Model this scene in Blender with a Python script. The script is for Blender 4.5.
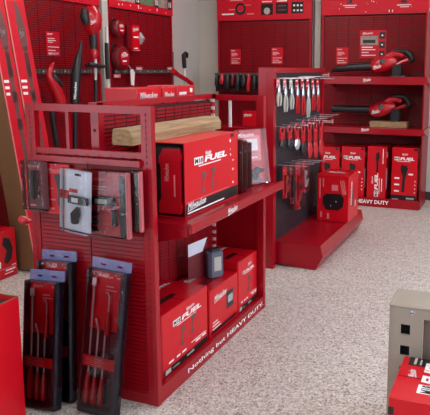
import bpy, math, random
from mathutils import Vector, Matrix
random.seed(7)
R = math.radians
for o in list(bpy.data.objects): bpy.data.objects.remove(o)
scene = bpy.context.scene
COL = scene.collection

# ------------------------------------------------------------------ camera
CAM = Vector((0, 0, 1.48)); FPX = 620.7; CX, CY = 285.79, 167.12
PITCH, YAW, ROLL = .1562, .3521, .0064
def cam_axes():
    cy, sy, cp, sp = math.cos(YAW), math.sin(YAW), math.cos(PITCH), math.sin(PITCH)
    fw = Vector((-sy*cp, cy*cp, -sp)); rt = Vector((cy, sy, 0)); up = rt.cross(fw)
    c, s = math.cos(ROLL), math.sin(ROLL)
    return c*rt + s*up, -s*rt + c*up, fw
RT, UP, FW = cam_axes()
cd = bpy.data.cameras.new('camera'); cam = bpy.data.objects.new('camera', cd); COL.objects.link(cam)
cam.matrix_world = Matrix(((RT.x, UP.x, -FW.x, 0), (RT.y, UP.y, -FW.y, 0), (RT.z, UP.z, -FW.z, CAM.z), (0, 0, 0, 1)))
cd.sensor_fit = 'HORIZONTAL'; cd.sensor_width = 36; cd.lens = FPX/430*36
cd.shift_x = (215-CX)/430; cd.shift_y = (CY-207.5)/430; cd.clip_start = .02
scene.camera = cam
def at(px, py, ax, val):
    d = FW + RT*((px-CX)/FPX) + UP*((CY-py)/FPX)
    return CAM + d*((val-CAM[ax])/d[ax])

# ------------------------------------------------------------------ light
vs = scene.view_settings
vs.view_transform = 'Standard'; vs.look = 'None'; vs.gamma = 1; vs.use_curve_mapping = False; vs.exposure = 0.0
world = bpy.data.worlds.new('daylight'); scene.world = world; world.use_nodes = True
wn = world.node_tree.nodes; wn['Background'].inputs[0].default_value = (.80, .88, 1.0, 1); wn['Background'].inputs[1].default_value = 4.6
LAMP_POWER = 9.2      # emission of the ceiling diffusers

# ------------------------------------------------------------------ materials
def lin(r, g, b):
    f = lambda c: (c/255/12.92) if c/255 <= .04045 else ((c/255+.055)/1.055)**2.4
    return (f(r), f(g), f(b), 1)
def mat(name, rgb, rough=.5, metal=0, noise=.0, nscale=30, coat=0, bump=0, spec=.5):
    m = bpy.data.materials.new(name); m.use_nodes = True
    nt = m.node_tree; b = nt.nodes['Principled BSDF']
    c = lin(*rgb)
    b.inputs['Base Color'].default_value = c; b.inputs['Roughness'].default_value = rough
    b.inputs['Metallic'].default_value = metal; b.inputs['Coat Weight'].default_value = coat
    b.inputs['Specular IOR Level'].default_value = spec
    if noise or bump:
        tc = nt.nodes.new('ShaderNodeTexCoord'); n = nt.nodes.new('ShaderNodeTexNoise')
        n.inputs['Scale'].default_value = nscale; n.inputs['Detail'].default_value = 4
        nt.links.new(tc.outputs['Object'], n.inputs['Vector'])
        if noise:
            mx = nt.nodes.new('ShaderNodeMix'); mx.data_type = 'RGBA'
            mx.inputs[6].default_value = tuple(v*(1-noise) for v in c[:3])+(1,)
            mx.inputs[7].default_value = tuple(min(1, v*(1+noise)) for v in c[:3])+(1,)
            nt.links.new(n.outputs['Fac'], mx.inputs[0]); nt.links.new(mx.outputs[2], b.inputs['Base Color'])
        if bump:
            bp = nt.nodes.new('ShaderNodeBump'); bp.inputs['Strength'].default_value = bump; bp.inputs['Distance'].default_value = .002
            nt.links.new(n.outputs['Fac'], bp.inputs['Height']); nt.links.new(bp.outputs['Normal'], b.inputs['Normal'])
    return m
M = {}
M['red'] = mat('red_enamel', (158, 10, 28), .24, noise=.08, nscale=6, spec=.4)
M['redpanel'] = mat('red_panel_enamel', (146, 5, 22), .34, noise=.08, nscale=6, spec=.22)
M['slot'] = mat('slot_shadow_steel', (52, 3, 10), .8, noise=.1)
M['header'] = mat('red_header_print', (206, 22, 42), .4, noise=.05, nscale=9, spec=.3)
M['card'] = mat('red_carton_print', (204, 12, 30), .3, noise=.05, nscale=14, spec=.35)
M['carddark'] = mat('dark_red_print', (112, 10, 24), .4, noise=.08)
M['fade'] = mat('pale_pink_print', (226, 120, 124), .4, noise=.06)
M['white'] = mat('white_print', (246, 240, 240), .45)
M['black'] = mat('black_print', (26, 24, 28), .3, noise=.1)
M['grey'] = mat('grey_print', (112, 66, 66), .45, noise=.1)
M['plastic'] = mat('black_plastic', (30, 30, 34), .38, noise=.12, nscale=60)
M['redplastic'] = mat('red_plastic', (190, 16, 32), .25, noise=.04, coat=.3)
M['tray'] = mat('navy_black_tray', (26, 26, 40), .25, noise=.1)
M['steel'] = mat('polished_steel', (206, 208, 216), .25, metal=.6, noise=.05)
M['rod'] = mat('white_rod', (226, 220, 218), .35)
M['kraft'] = mat('kraft_cardboard', (126, 88, 58), .8, noise=.12, nscale=25, bump=.2)
M['wall'] = mat('grey_wall_paint', (196, 190, 182), .75, noise=.03, nscale=4, bump=.05)
M['strip'] = mat('beige_trim_paint', (186, 180, 172), .5, noise=.03)
M['edge'] = mat('dark_edge_gasket', (92, 84, 82), .6, noise=.05)
M['ceil'] = mat('ceiling_white', (225, 224, 220), .85, noise=.02)
M['rubber'] = mat('baseboard_rubber', (52, 48, 52), .55, noise=.08)
M['beige'] = mat('beige_cabinet_metal', (158, 150, 138), .42, noise=.04, nscale=12, coat=.1)
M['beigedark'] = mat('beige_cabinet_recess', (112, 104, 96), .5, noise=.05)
M['board'] = mat('graphite_pegboard', (40, 30, 38), .55, noise=.1, nscale=40)
M['hole'] = mat('peg_hole', (10, 9, 12), .9, noise=.05)
M['bluegrey'] = mat('bluegrey_label', (92, 98, 116), .4, noise=.1)
M['pale'] = mat('pale_card_and_glare', (226, 228, 242), .25, noise=.08, nscale=25)  # silver header sheet; on the tilted clamshell this colour stands in for glare
M['photo'] = mat('photo_print', (150, 140, 128), .45, noise=.75, nscale=14)
M['green'] = mat('green_print', (92, 120, 88), .45, noise=.5, nscale=20)

def wood():
    m = bpy.data.materials.new('raw_pine'); m.use_nodes = True; nt = m.node_tree; b = nt.nodes['Principled BSDF']
    tc = nt.nodes.new('ShaderNodeTexCoord'); mp = nt.nodes.new('ShaderNodeMapping'); mp.inputs['Scale'].default_value = (14, 3, 60)
    n = nt.nodes.new('ShaderNodeTexNoise'); n.inputs['Scale'].default_value = 2.2; n.inputs['Detail'].default_value = 6
    cr = nt.nodes.new('ShaderNodeValToRGB'); e = cr.color_ramp.elements
    e[0].position = .3; e[0].color = lin(126, 98, 68); e[1].position = .7; e[1].color = lin(178, 148, 110)
    nt.links.new(tc.outputs['Object'], mp.inputs[0]); nt.links.new(mp.outputs[0], n.inputs['Vector'])
    nt.links.new(n.outputs['Fac'], cr.inputs[0]); nt.links.new(cr.outputs[0], b.inputs['Base Color'])
    b.inputs['Roughness'].default_value = .7
    return m
M['wood'] = wood()

def clear():
    m = bpy.data.materials.new('clear_clamshell'); m.use_nodes = True; nt = m.node_tree
    nt.nodes.remove(nt.nodes['Principled BSDF']); out = nt.nodes['Material Output']
    t = nt.nodes.new('ShaderNodeBsdfTransparent'); t.inputs[0].default_value = (.985, .985, .995, 1)
    g = nt.nodes.new('ShaderNodeBsdfGlossy'); g.inputs['Roughness'].default_value = .07
    fr = nt.nodes.new('ShaderNodeFresnel'); fr.inputs['IOR'].default_value = 1.5
    tc = nt.nodes.new('ShaderNodeTexCoord'); n = nt.nodes.new('ShaderNodeTexNoise'); n.inputs['Scale'].default_value = 18
    bp = nt.nodes.new('ShaderNodeBump'); bp.inputs['Strength'].default_value = .5; bp.inputs['Distance'].default_value = .006
    nt.links.new(tc.outputs['Object'], n.inputs['Vector']); nt.links.new(n.outputs['Fac'], bp.inputs['Height'])
    nt.links.new(bp.outputs['Normal'], g.inputs['Normal']); nt.links.new(bp.outputs['Normal'], fr.inputs['Normal'])
    mx = nt.nodes.new('ShaderNodeMixShader')
    nt.links.new(fr.outputs[0], mx.inputs[0]); nt.links.new(t.outputs[0], mx.inputs[1]); nt.links.new(g.outputs[0], mx.inputs[2])
    nt.links.new(mx.outputs[0], out.inputs[0])
    return m
M['clear'] = clear()
def tinted():
    m = bpy.data.materials.new('bluish_hang_tab'); m.use_nodes = True; nt = m.node_tree; b = nt.nodes['Principled BSDF']
    b.inputs['Base Color'].default_value = lin(112, 116, 172); b.inputs['Roughness'].default_value = .12; b.inputs['Alpha'].default_value = .6
    n = nt.nodes.new('ShaderNodeTexNoise'); n.inputs['Scale'].default_value = 20; bp = nt.nodes.new('ShaderNodeBump'); bp.inputs['Strength'].default_value = .3
    nt.links.new(n.outputs['Fac'], bp.inputs['Height']); nt.links.new(bp.outputs['Normal'], b.inputs['Normal'])
    return m
M['tab'] = tinted()

def floor_mat():
    m = bpy.data.materials.new('flake_epoxy_floor'); m.use_nodes = True; nt = m.node_tree; b = nt.nodes['Principled BSDF']
    tc = nt.nodes.new('ShaderNodeTexCoord')
    def vor(scale, stops, seed):
        mp = nt.nodes.new('ShaderNodeMapping'); mp.inputs['Location'].default_value = (seed, seed*2, 0)
        v = nt.nodes.new('ShaderNodeTexVoronoi'); v.inputs['Scale'].default_value = scale
        sp = nt.nodes.new('ShaderNodeSeparateColor'); cr = nt.nodes.new('ShaderNodeValToRGB'); cr.color_ramp.interpolation = 'CONSTANT'
        nt.links.new(tc.outputs['Object'], mp.inputs[0]); nt.links.new(mp.outputs[0], v.inputs['Vector'])
        nt.links.new(v.outputs['Color'], sp.inputs[0]); nt.links.new(sp.outputs[0], cr.inputs[0])
        els = cr.color_ramp.elements
        els[0].position = 0; els[0].color = stops[0][1]; els[1].position = stops[1][0]; els[1].color = stops[1][1]
        for p, c in stops[2:]:
            e = els.new(p); e.color = c
        return cr.outputs[0]
    a = vor(150, [(0, lin(206, 200, 196)), (.3, lin(184, 174, 170)), (.55, lin(226, 220, 216)), (.70, lin(148, 132, 126)), (.82, lin(78, 64, 64)), (.92, lin(245, 242, 240))], 0)
    c = vor(95, [(0, lin(206, 198, 192)), (.4, lin(176, 164, 158)), (.6, lin(216, 210, 204)), (.85, lin(120, 102, 96))], 3.3)
    mx = nt.nodes.new('ShaderNodeMix'); mx.data_type = 'RGBA'; mx.inputs[0].default_value = .45
    nt.links.new(a, mx.inputs[6]); nt.links.new(c, mx.inputs[7]); nt.links.new(mx.outputs[2], b.inputs['Base Color'])
    b.inputs['Roughness'].default_value = .42
    n = nt.nodes.new('ShaderNodeTexNoise'); n.inputs['Scale'].default_value = 90; bp = nt.nodes.new('ShaderNodeBump'); bp.inputs['Strength'].default_value = .25; bp.inputs['Distance'].default_value = .003
    nt.links.new(tc.outputs['Object'], n.inputs['Vector']); nt.links.new(n.outputs['Fac'], bp.inputs['Height']); nt.links.new(bp.outputs['Normal'], b.inputs['Normal'])
    return m
M['floor'] = floor_mat()
def emis(name, rgb, s):
    m = bpy.data.materials.new(name); m.use_nodes = True; nt = m.node_tree; nt.nodes.remove(nt.nodes['Principled BSDF'])
    e = nt.nodes.new('ShaderNodeEmission'); e.inputs[0].default_value = rgb; e.inputs[1].default_value = s
    nt.links.new(e.outputs[0], nt.nodes['Material Output'].inputs[0]); return m
M['lamp'] = emis('lamp_diffuser', (1, .95, .9, 1), LAMP_POWER)

# ------------------------------------------------------------------ mesh helpers
class MB:
    def __init__(s): s.v = []; s.f = []
    def add(s, vs_, fs):
        n = len(s.v); s.v += [Vector(v) for v in vs_]; s.f += [tuple(i+n for i in f) for f in fs]; return s
    def box(s, lo, hi):
        x0, y0, z0 = lo; x1, y1, z1 = hi
        if x0 > x1: x0, x1 = x1, x0
        if y0 > y1: y0, y1 = y1, y0
        if z0 > z1: z0, z1 = z1, z0
        return s.add([(x0,y0,z0),(x1,y0,z0),(x1,y1,z0),(x0,y1,z0),(x0,y0,z1),(x1,y0,z1),(x1,y1,z1),(x0,y1,z1)],
                     [(3,2,1,0),(4,5,6,7),(0,1,5,4),(1,2,6,5),(2,3,7,6),(3,0,4,7)])
    def cbox(s, lo, hi, c=.006):
        # box with chamfered vertical edges and top edge
        x0, y0, z0 = lo; x1, y1, z1 = hi
        ring = lambda z, e: [(x0+c+e,y0+e,z),(x1-c-e,y0+e,z),(x1-e,y0+c+e,z),(x1-e,y1-c-e,z),(x1-c-e,y1-e,z),(x0+c+e,y1-e,z),(x0+e,y1-c-e,z),(x0+e,y0+c+e,z)]
        rs = [ring(z0, c*.5), ring(z0+c*.5, 0), ring(z1-c*.5, 0), ring(z1, c*.5)]
        vv = [p for r in rs for p in r]; ff = [tuple(range(7, -1, -1)), tuple(range(24, 32))]
        for k in range(3):
            for i in range(8): ff.append((k*8+i, k*8+(i+1) % 8, k*8+8+(i+1) % 8, k*8+8+i))
        return s.add(vv, ff)
    def tube(s, pts, r, n=8, flat=None):
        # r radius or list; flat = (axis vector, factor) squashes sections along that axis
        pts = [Vector(p) for p in pts]; rs = r if isinstance(r, (list, tuple)) else [r]*len(pts)
        vv = []; ff = []
        d0 = (pts[1]-pts[0]).normalized(); ref = Vector((0, 0, 1)) if abs(d0.z) < .9 else Vector((1, 0, 0))
        for i, p in enumerate(pts):
            d = (pts[min(i+1, len(pts)-1)]-pts[max(i-1, 0)]).normalized()
            a = (ref-d*ref.dot(d)).normalized(); b = d.cross(a); ref = a
            for k in range(n):
                t = 2*math.pi*k/n; q = (a*math.cos(t)+b*math.sin(t))*rs[i]
                if flat: ax = Vector(flat[0]).normalized(); q -= ax*q.dot(ax)*(1-flat[1])
                vv.append(p+q)
        for i in range(len(pts)-1):
            for k in range(n): ff.append((i*n+k, i*n+(k+1) % n, (i+1)*n+(k+1) % n, (i+1)*n+k))
        ff.append(tuple(range(n-1, -1, -1))); ff.append(tuple(range((len(pts)-1)*n, len(pts)*n)))
        return s.add(vv, ff)
    def prism(s, poly, thick, F=None):
        # poly in (u,v), extruded along the frame normal from 0 to thick
        F = F or Frame((0,0,0), (1,0,0), (0,0,1)); n = len(poly)
        area = sum(poly[i][0]*poly[(i+1) % n][1]-poly[(i+1) % n][0]*poly[i][1] for i in range(n))
        if area < 0: poly = poly[::-1]
        vv = [F.p(u, v, 0) for u, v in poly]+[F.p(u, v, thick) for u, v in poly]
        ff = [tuple(range(n-1, -1, -1)), tuple(range(n, 2*n))]+[(i, (i+1) % n, n+(i+1) % n, n+i) for i in range(n)]
        return s.add(vv, ff)
    def quad(s, F, u0, v0, u1, v1, e=.0008):
        return s.add([F.p(u0,v0,e),F.p(u1,v0,e),F.p(u1,v1,e),F.p(u0,v1,e)], [(0,1,2,3)])
    def disc(s, F, u, v, r, e=.0008, n=16, th=0, sq=1):
        poly = [(u+r*math.cos(2*math.pi*k/n), v+r*sq*math.sin(2*math.pi*k/n)) for k in range(n)]
        if th: return s.prism(poly, th, F)
        return s.add([F.p(a, b, e) for a, b in poly], [tuple(range(n))])
    def build(s, name, m, parent=None, smooth=False, world=False):
        me = bpy.data.meshes.new(name)
        vv = s.v
        if world and parent is not None:
            off = Vector(parent.location); vv = [v-off for v in vv]
        me.from_pydata([tuple(v) for v in vv], [], s.f); me.materials.append(M[m] if isinstance(m, str) else m); me.update()
        if smooth:
            me.polygons.foreach_set('use_smooth', [True]*len(me.polygons)); me.set_sharp_from_angle(angle=R(42))
        o = bpy.data.objects.new(name, me); COL.objects.link(o)
        if parent is not None: o.parent = parent
        return o
class Frame:
    def __init__(s, O, Rv, U): s.O = Vector(O); s.R = Vector(Rv).normalized(); s.U = Vector(U).normalized(); s.N = s.R.cross(s.U)
    def p(s, u, v, n=0): return s.O+s.R*u+s.U*v+s.N*n
def thing(name, label, cat, loc=(0,0,0), rot=(0,0,0), group=None):
    o = bpy.data.objects.new(name, None); COL.objects.link(o); o.empty_display_size = .05
    o.location = loc; o.rotation_euler = rot; o['label'] = label; o['category'] = cat
    if group: o['group'] = group
    return o
def tag(o, label, cat, group=None):
    o['label'] = label; o['category'] = cat
    if group: o['group'] = group
    return o
def struct(o): o['kind'] = 'structure'; return o
def stuff(o): o['kind'] = 'stuff'; return o
def kids(o): return [c for c in COL.objects if c.parent is o]
def copy_tree(o, parent=None):
    c = o.copy(); COL.objects.link(c); c.parent = parent
    for ch in [k for k in bpy.data.objects if k.parent is o]: copy_tree(ch, c)
    return c

_tc = {}
def glyphs(s, shear=0, bold=0):
    k = (s, shear, bold)
    if k not in _tc:
        cu = bpy.data.curves.new('t', 'FONT'); cu.body = s; cu.size = 1; cu.shear = shear; cu.offset = bold; cu.resolution_u = 2
        ob = bpy.data.objects.new('t', cu); COL.objects.link(ob); bpy.context.view_layer.update()
        me = bpy.data.meshes.new_from_object(ob.evaluated_get(bpy.context.evaluated_depsgraph_get()))
        vv = [v.co.copy() for v in me.vertices]; ff = [tuple(p.vertices) for p in me.polygons]
        x0 = min(v.x for v in vv); x1 = max(v.x for v in vv); y0 = min(v.y for v in vv); y1 = max(v.y for v in vv)
        vv = [((v.x-x0)/(x1-x0), (v.y-y0)/(y1-y0)) for v in vv]
        bpy.data.objects.remove(ob); bpy.data.meshes.remove(me); _tc[k] = (vv, ff)
    return _tc[k]
def text(mb, F, s, u0, v0, w, h, shear=0, bold=.02, e=.0014, vertical=False, slope=0):
    vv, ff = glyphs(s, shear, bold)
    if vertical: mb.add([F.p(u0+h-b*h, v0+a*w, e) for a, b in vv], ff)   # reads bottom to top
    else: mb.add([F.p(u0+a*w, v0+b*h+slope*a*w, e) for a, b in vv], ff)
def script_logo(mb, F, u, v, w, h=None, slope=.12):
    h = h or w*.3
    text(mb, F, 'Milwaukee', u, v, w, h, shear=.35, bold=.012, slope=slope)
    mb.add([F.p(u+.02*w, v-.25*h, .0014), F.p(u+.95*w, v+slope*w-.05*h, .0014), F.p(u+.95*w, v+slope*w+.0*h, .0014), F.p(u, v-.12*h, .0014)], [(0,1,2,3)])
def fuel_logo(parent, F, u, v, w, vertical=False, ratio=.17):
    # [M18] in an outlined plate, then wide FUEL letters underlined
    G = F if not vertical else Frame(F.p(u, v), F.U, -F.R)
    if vertical: u = v = 0
    h = w*ratio
    a = MB(); a.quad(G, u, v, u+w*.25, v+h, .0008); text(a, G, 'FUEL', u+w*.29, v+h*.06, w*.71, h*.88, shear=.12, bold=.045)
    a.quad(G, u+w*.12, v-h*.32, u+w*.8, v-h*.18, .0009)
    a.build('lettering', 'white', parent)
    b = MB(); text(b, G, 'M18', u+w*.015, v+h*.14, w*.22, h*.72, shear=.1, bold=.03, e=.0016); b.build('lettering', 'black', parent)
def driver_print(mb, F, u, v, s):
    # side view of a pistol-grip driver printed flat
    def P(pts): mb.add([F.p(u+a*s, v+b*s, .001) for a, b in pts], [tuple(range(len(pts)))])
    P([(-.05,.72),(.18,.70),(.30,.80),(.30,.92),(.14,1.0),(-.04,.98)])
    P([(.30,.83),(.38,.84),(.38,.89),(.30,.90)])
    P([(-.04,.30),(.08,.30),(.12,.72),(0,.74)])
    P([(-.12,.12),(.16,.12),(.16,.30),(-.12,.30)])

def slotted(F, w, h, parent, world=True, pitch=.0185, colw=.076, name='slotted_panel', fill=.66):
    b = MB(); b.box((0,0,0), (0,0,0)) if False else None
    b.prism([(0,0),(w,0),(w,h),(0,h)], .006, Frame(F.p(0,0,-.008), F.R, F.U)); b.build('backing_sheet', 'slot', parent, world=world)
    s = MB(); rows = int(h/pitch); g = .003; n = max(1, round(w/colw)); cw = w/n; bh = pitch*fill
    for r in range(rows):
        v0 = r*pitch+pitch*(1-fill)/2; v1 = v0+bh
        for c in range(n):
            u0 = c*cw+g; u1 = (c+1)*cw-g; t = .004
            s.add([F.p(u0,v0,-.002),F.p(u1,v0,-.002),F.p(u1,v1,-.002),F.p(u0,v1,-.002),F.p(u0,v0,t),F.p(u1,v0,t),F.p(u1,v1,t-.002),F.p(u0,v1,t-.002)],
                  [(4,5,6,7),(0,1,5,4),(1,2,6,5),(2,3,7,6),(3,0,4,7)])
    return stuff(s.build(name, 'redpanel', parent, world=world))

# ------------------------------------------------------------------ room shell
LX, BY = -3.827, 7.17
XR, YF, ZC = 3.0, -3.2, 3.1
struct(MB().box((LX-.1, YF-.1, -.1), (XR+.1, BY+.1, 0)).build('floor', 'floor'))
struct(MB().box((LX-.1, YF-.1, ZC), (XR+.1, BY+.1, ZC+.1)).build('ceiling', 'ceil'))
DY_0, DY_1, DZ = -2.3, -.1, 2.35      # unseen door opening added in the left wall so clamshells reflect its daylight
WY_0, WY_1, WZ0, WZ1 = -1.2, 5.6, .5, 2.75   # shop windows in the right wall
struct(MB().box((LX-.1, YF, 0), (LX, DY_0, ZC)).box((LX-.1, DY_1, 0), (LX, BY+.1, ZC)).box((LX-.1, DY_0, DZ), (LX, DY_1, ZC)).build('wall_left', 'wall'))
struct(MB().box((LX, BY, 0), (XR+.1, BY+.1, ZC)).build('wall_back', 'wall'))
struct(MB().box((XR, YF, 0), (XR+.1, WY_0, ZC)).box((XR, WY_1, 0), (XR+.1, BY, ZC)).box((XR, WY_0, 0), (XR+.1, WY_1, WZ0)).box((XR, WY_0, WZ1), (XR+.1, WY_1, ZC)).build('wall_right', 'wall'))
struct(MB().box((LX, YF-.1, 0), (XR, YF, ZC)).build('wall_front', 'wall'))
wf = MB()
for y in (WY_0, 1.05, 3.3, WY_1-.06): wf.box((XR+.02, y, WZ0), (XR+.08, y+.06, WZ1))
wf.box((XR+.02, WY_0, WZ0), (XR+.08, WY_1, WZ0+.06)).box((XR+.02, WY_0, WZ1-.06), (XR+.08, WY_1, WZ1))
struct(wf.build('window_1', 'edge'))
df = MB()
for y in (DY_0, -1.22, DY_1-.06): df.box((LX-.08, y, 0), (LX-.02, y+.06, DZ))
df.box((LX-.08, DY_0, DZ-.06), (LX-.02, DY_1, DZ)).box((LX-.08, DY_0, 0), (LX-.02, DY_1, .07))
struct(df.build('added_door_1', 'edge'))
def portal(name, loc, rot, sx, sy):
    pl = bpy.data.lights.new(name, 'AREA'); pl.shape = 'RECTANGLE'; pl.size = sx; pl.size_y = sy; pl.cycles.is_portal = True
    po = bpy.data.objects.new(name, pl); COL.objects.link(po); po.location = loc; po.rotation_euler = rot
portal('window_portal', (XR-.01, (WY_0+WY_1)/2, (WZ0+WZ1)/2), (0, R(90), 0), WZ1-WZ0, WY_1-WY_0)
portal('added_door_portal', (LX+.01, (DY_0+DY_1)/2, DZ/2), (0, R(-90), 0), DZ, DY_1-DY_0)
struct(MB().box((LX, BY-.012, 0), (XR, BY, .095)).build('baseboard_back', 'rubber'))
struct(MB().box((LX, YF, 0), (LX+.012, BY-.012, .095)).build('baseboard_left', 'rubber'))
# pilaster between the two bays on the back wall
a = at(311.5, 40, 1, 7.08); b = at(320.5, 40, 1, 7.08)
struct(MB().box((a.x, 7.08, 0), (b.x, BY, ZC)).build('trim_1', 'strip'))
struct(MB().box((a.x+.028, 7.068, 0), (a.x+.04, 7.08, ZC)).build('trim_2', 'edge'))
for k, (x, y) in enumerate([(-2.6, .2), (-.2, .2), (-2.6, 3.0), (-.2, 3.0), (-2.6, 5.4), (-.2, 5.4)]):
    nm = ['rear left', 'rear right', 'middle left', 'middle right', 'far left', 'far right'][k]
    t = thing('ceiling_light', f'white framed flat ceiling light, {nm} of the six', 'ceiling light', (x, y, ZC), group='ceiling lights')
    MB().box((-.62,-.32,-.03), (.62,-.3,0)).box((-.62,.3,-.03), (.62,.32,0)).box((-.62,-.3,-.03), (-.6,.3,0)).box((.6,-.3,-.03), (.62,.3,0)).build('frame', 'ceil', t)
    MB().box((-.6,-.3,-.022), (.6,.3,-.012)).build('diffuser', 'lamp', t)

# ------------------------------------------------------------------ left wall display bays (faces +X)
FX = LX+.062
def wall_bay(name, label, F, w, z0, hz, ztop, base=True):
    """F: origin at floor, left end of bay seen from the front"""
    t = thing(name, label, 'display bay', F.p(w/2, 0, .0))
    for u in (0, w-.03):
        MB().prism([(u, 0), (u+.03, 0), (u+.03, ztop), (u, ztop)], .03, Frame(F.p(0,0,-.02), F.R, F.U)).build('upright', 'red', t, world=True)
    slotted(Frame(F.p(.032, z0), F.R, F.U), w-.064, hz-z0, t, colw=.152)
    MB().prism([(0, hz), (w, hz), (w, ztop), (0, ztop)], .022, Frame(F.p(0,0,-.0), F.R, F.U)).build('header', 'header', t, world=True)
    return t
y0, y1 = 3.44, 5.05
bay1 = wall_bay('wall_display_bay', 'red slotted wall display on the left wall behind the tall leaning cartons', Frame((FX, y0, 0), (0,1,0), (0,0,1)), y1-y0, .15, 2.06, 2.75)
bay2 = wall_bay('wall_display_bay', 'red slotted wall display on the left wall holding round red reels', Frame((FX, 5.20, 0), (0,1,0), (0,0,1)), 1.20, .15, 2.07, 2.75)
# grey post in between
struct(MB().box((LX, 5.075, 0), (FX+.03, 5.165, ZC)).build('trim_3', 'strip'))
MB().box((-.0,-.60,0), (.36,.60,.14)).build('base_deck', 'red', bay2)
MB().box((-.0,-.805,0), (.33,.805,.14)).build('base_deck', 'red', bay1).location = (0, 0, 0)
# header prints
HF = Frame((FX+.022, 5.20, 2.07), (0,1,0), (0,0,1))
def world_build(mb, name, m, t): return mb.build(name, m, t, world=True)
for k, (u0, u1, m) in enumerate([(.06, .44, 'photo'), (.54, .80, 'green'), (.88, 1.08, 'photo')]):
    world_build(MB().quad(HF, u0, .075, u1, .5), 'photo_print', m, bay2)
q = MB()
for u in (.45, .81, 1.09): q.quad(HF, u, .07, u+.085, .5)
world_build(q, 'black_label', 'black', bay2)
q = MB()
for u, s in ((.455, '12'), (.815, '10'), (1.095, '18')): text(q, HF, s, u+.012, .09, .055, .06)
for u in (.16, .22, .36, .55, .72, 1.05): q.disc(HF, u, .035+.01*math.sin(u*40), .008)
for u in (.50, .86): q.quad(HF, u, .025, u+.012, .06)
world_build(q, 'lettering', 'white', bay2)
H1 = Frame((FX+.022, 3.30, 2.06), (0,1,0), (0,0,1)); q = MB()
for u in (1.32, 1.42, 1.55, 1.62): q.disc(H1, u, .06, .012)
script_logo(q, H1, 1.0, .12, .3)
world_build(q, 'lettering', 'white', bay1)

def magnet_strip(F, w, label, n):
    t = thing('bit_strip', label, 'rack', F.p(w/2, 0, 0), group='dark bit strips')
    MB().prism([(0,-.022),(w,-.022),(w,.022),(0,.022)], .018, F).build('rail', 'board', t, world=True)
    b = MB(); c = MB()
    for k in range(n):
        u = (k+.5)*w/n; b.prism([(u-.018,-.02),(u+.012,-.02),(u+.012,.016),(u-.018,.016)], .03, F)
        if k % 3 == 0: c.quad(F, u-.012, -.006, u+.008, .004, .0315)
    stuff(b.build('bit_case', 'edge', t, world=True)); c.build('lettering', 'strip', t, world=True)
magnet_strip(Frame((FX+.006, 3.95, 1.452), (0,1,0), (0,0,1)), 1.08, 'dark strip of small bit cases across the left bay behind the tools', 24)
magnet_strip(Frame((FX+.006, 5.24, 1.449), (0,1,0), (0,0,1)), 1.12, 'dark strip of small bit cases under the round red reels', 24)

# price cards
def price_card(F, w, h, label, group='red price cards on the slotted panels'):
    t = thing('price_card', label, 'sign', F.p(w/2, 0, 0), group=group)
    MB().prism([(0,0),(w,0),(w,h),(0,h)], .004, F).build('card', 'header', t, world=True)
    G = Frame(F.p(0,0,.004), F.R, F.U); b = MB()
    script_logo(b, G, w*.1, h*.86, w*.38, h*.07, .05)
    for k, (v, l) in enumerate([(.7,.5),(.62,.6),(.55,.35),(.36,.8),(.22,.55)]): b.quad(G, w*.12, h*v, w*(.12+l), h*(v+.025))
    text(b, G, 'HEAVY DUTY', w*.12, h*.06, w*.76, h*.09)
    b.build('lettering', 'white', t, world=True)
    return t
p = at(46.5, 56, 0, FX+.006); p2 = at(60, 57, 0, FX+.006); p3 = at(46.5, 31, 0, FX+.006)
price_card(Frame(p, (0,1,0), (0,0,1)), p2.y-p.y, p3.z-p.z, 'red price card on the left wall above the bit strip')

# round red reels, packaged item and tags on bay 2
def reel(px, py, r, label):
    c = at(px, py, 0, FX+.05)
    t = thing('cable_reel', label, 'reel', c, group='round red reels')
    F = Frame((0,0,0), (0,1,0), (0,0,1))
    MB().tube([(-.044,0,0),(-.03,0,0),(.0,0,0),(.03,0,0),(.042,0,0)], [r*.7, r*.96, r, r*.92, r*.72], 24).build('housing', 'carddark', t, smooth=True)
    MB().disc(Frame((.042,0,0), (0,1,0), (0,0,1)), 0, 0, r*.6, n=20, th=.008).build('label_disc', 'redplastic', t)
    G = Frame((.051,0,0), (0,1,0), (0,0,1)); b = MB(); script_logo(b, G, -r*.45, .01, r*.85, r*.25, .1)
    b.quad(G, -r*.3, -r*.3, r*.25, -r*.18); b.quad(G, -r*.25, r*.35, r*.2, r*.42); b.build('lettering', 'white', t)
    MB().tube([(-.01,-r*.8,r*.55),(-.01,-r*1.08,r*.8),(-.01,-r*.7,r*1.1),(-.01,-r*.3,r*.95)], .008, 6).build('handle', 'plastic', t, smooth=True)
reel(117.5, 28.5, .085, 'smaller round red reel hanging at the top of the left wall')
reel(120.5, 58, .125, 'larger round red reel hanging just above the bit strip')
c = at(134, 38, 0, FX+.05)
t = thing('blister_pack', 'red boxed blister pack hanging right of the smaller round reel', 'package', c)
MB().box((-.045,-.06,-.13), (.02,.075,.13)).build('card', 'card', t)
MB().box((-.045,-.12,-.10), (.0,-.062,.12)).build('side_sleeve', 'carddark', t)
MB().tube([(.0,.10,-.06),(.01,.115,0),(0,.10,.06)], [.02,.045,.02], 8).build('spool', 'steel', t, smooth=True)
G = Frame((.0205,-.06,-.13), (0,1,0), (0,0,1)); q = MB(); script_logo(q, G, .015, .2, .1); q.quad(G, .02, .13, .11, .145); q.quad(G, .03, .02, .09, .03); q.build('lettering', 'white', t)
MB().quad(G, 0, 0, .135, .008).build('edge_line', 'fade', t)
c = at(132.5, 76, 0, FX+.07)
t = thing('hang_tag', 'small white hanging tag under the larger round reel', 'tag', c)
MB().prism([(-.03,-.09),(.02,-.1),(.04,.03),(.01,.07),(-.04,.06)], .003, Frame((0,0,0), (0,1,0), (0,0,1))).build('paper', 'white', t)
MB().tube([(0,-.01,.06),(-.03,-.02,.11),(-.06,-.02,.12)], .003, 5).build('string', 'rod', t)
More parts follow.
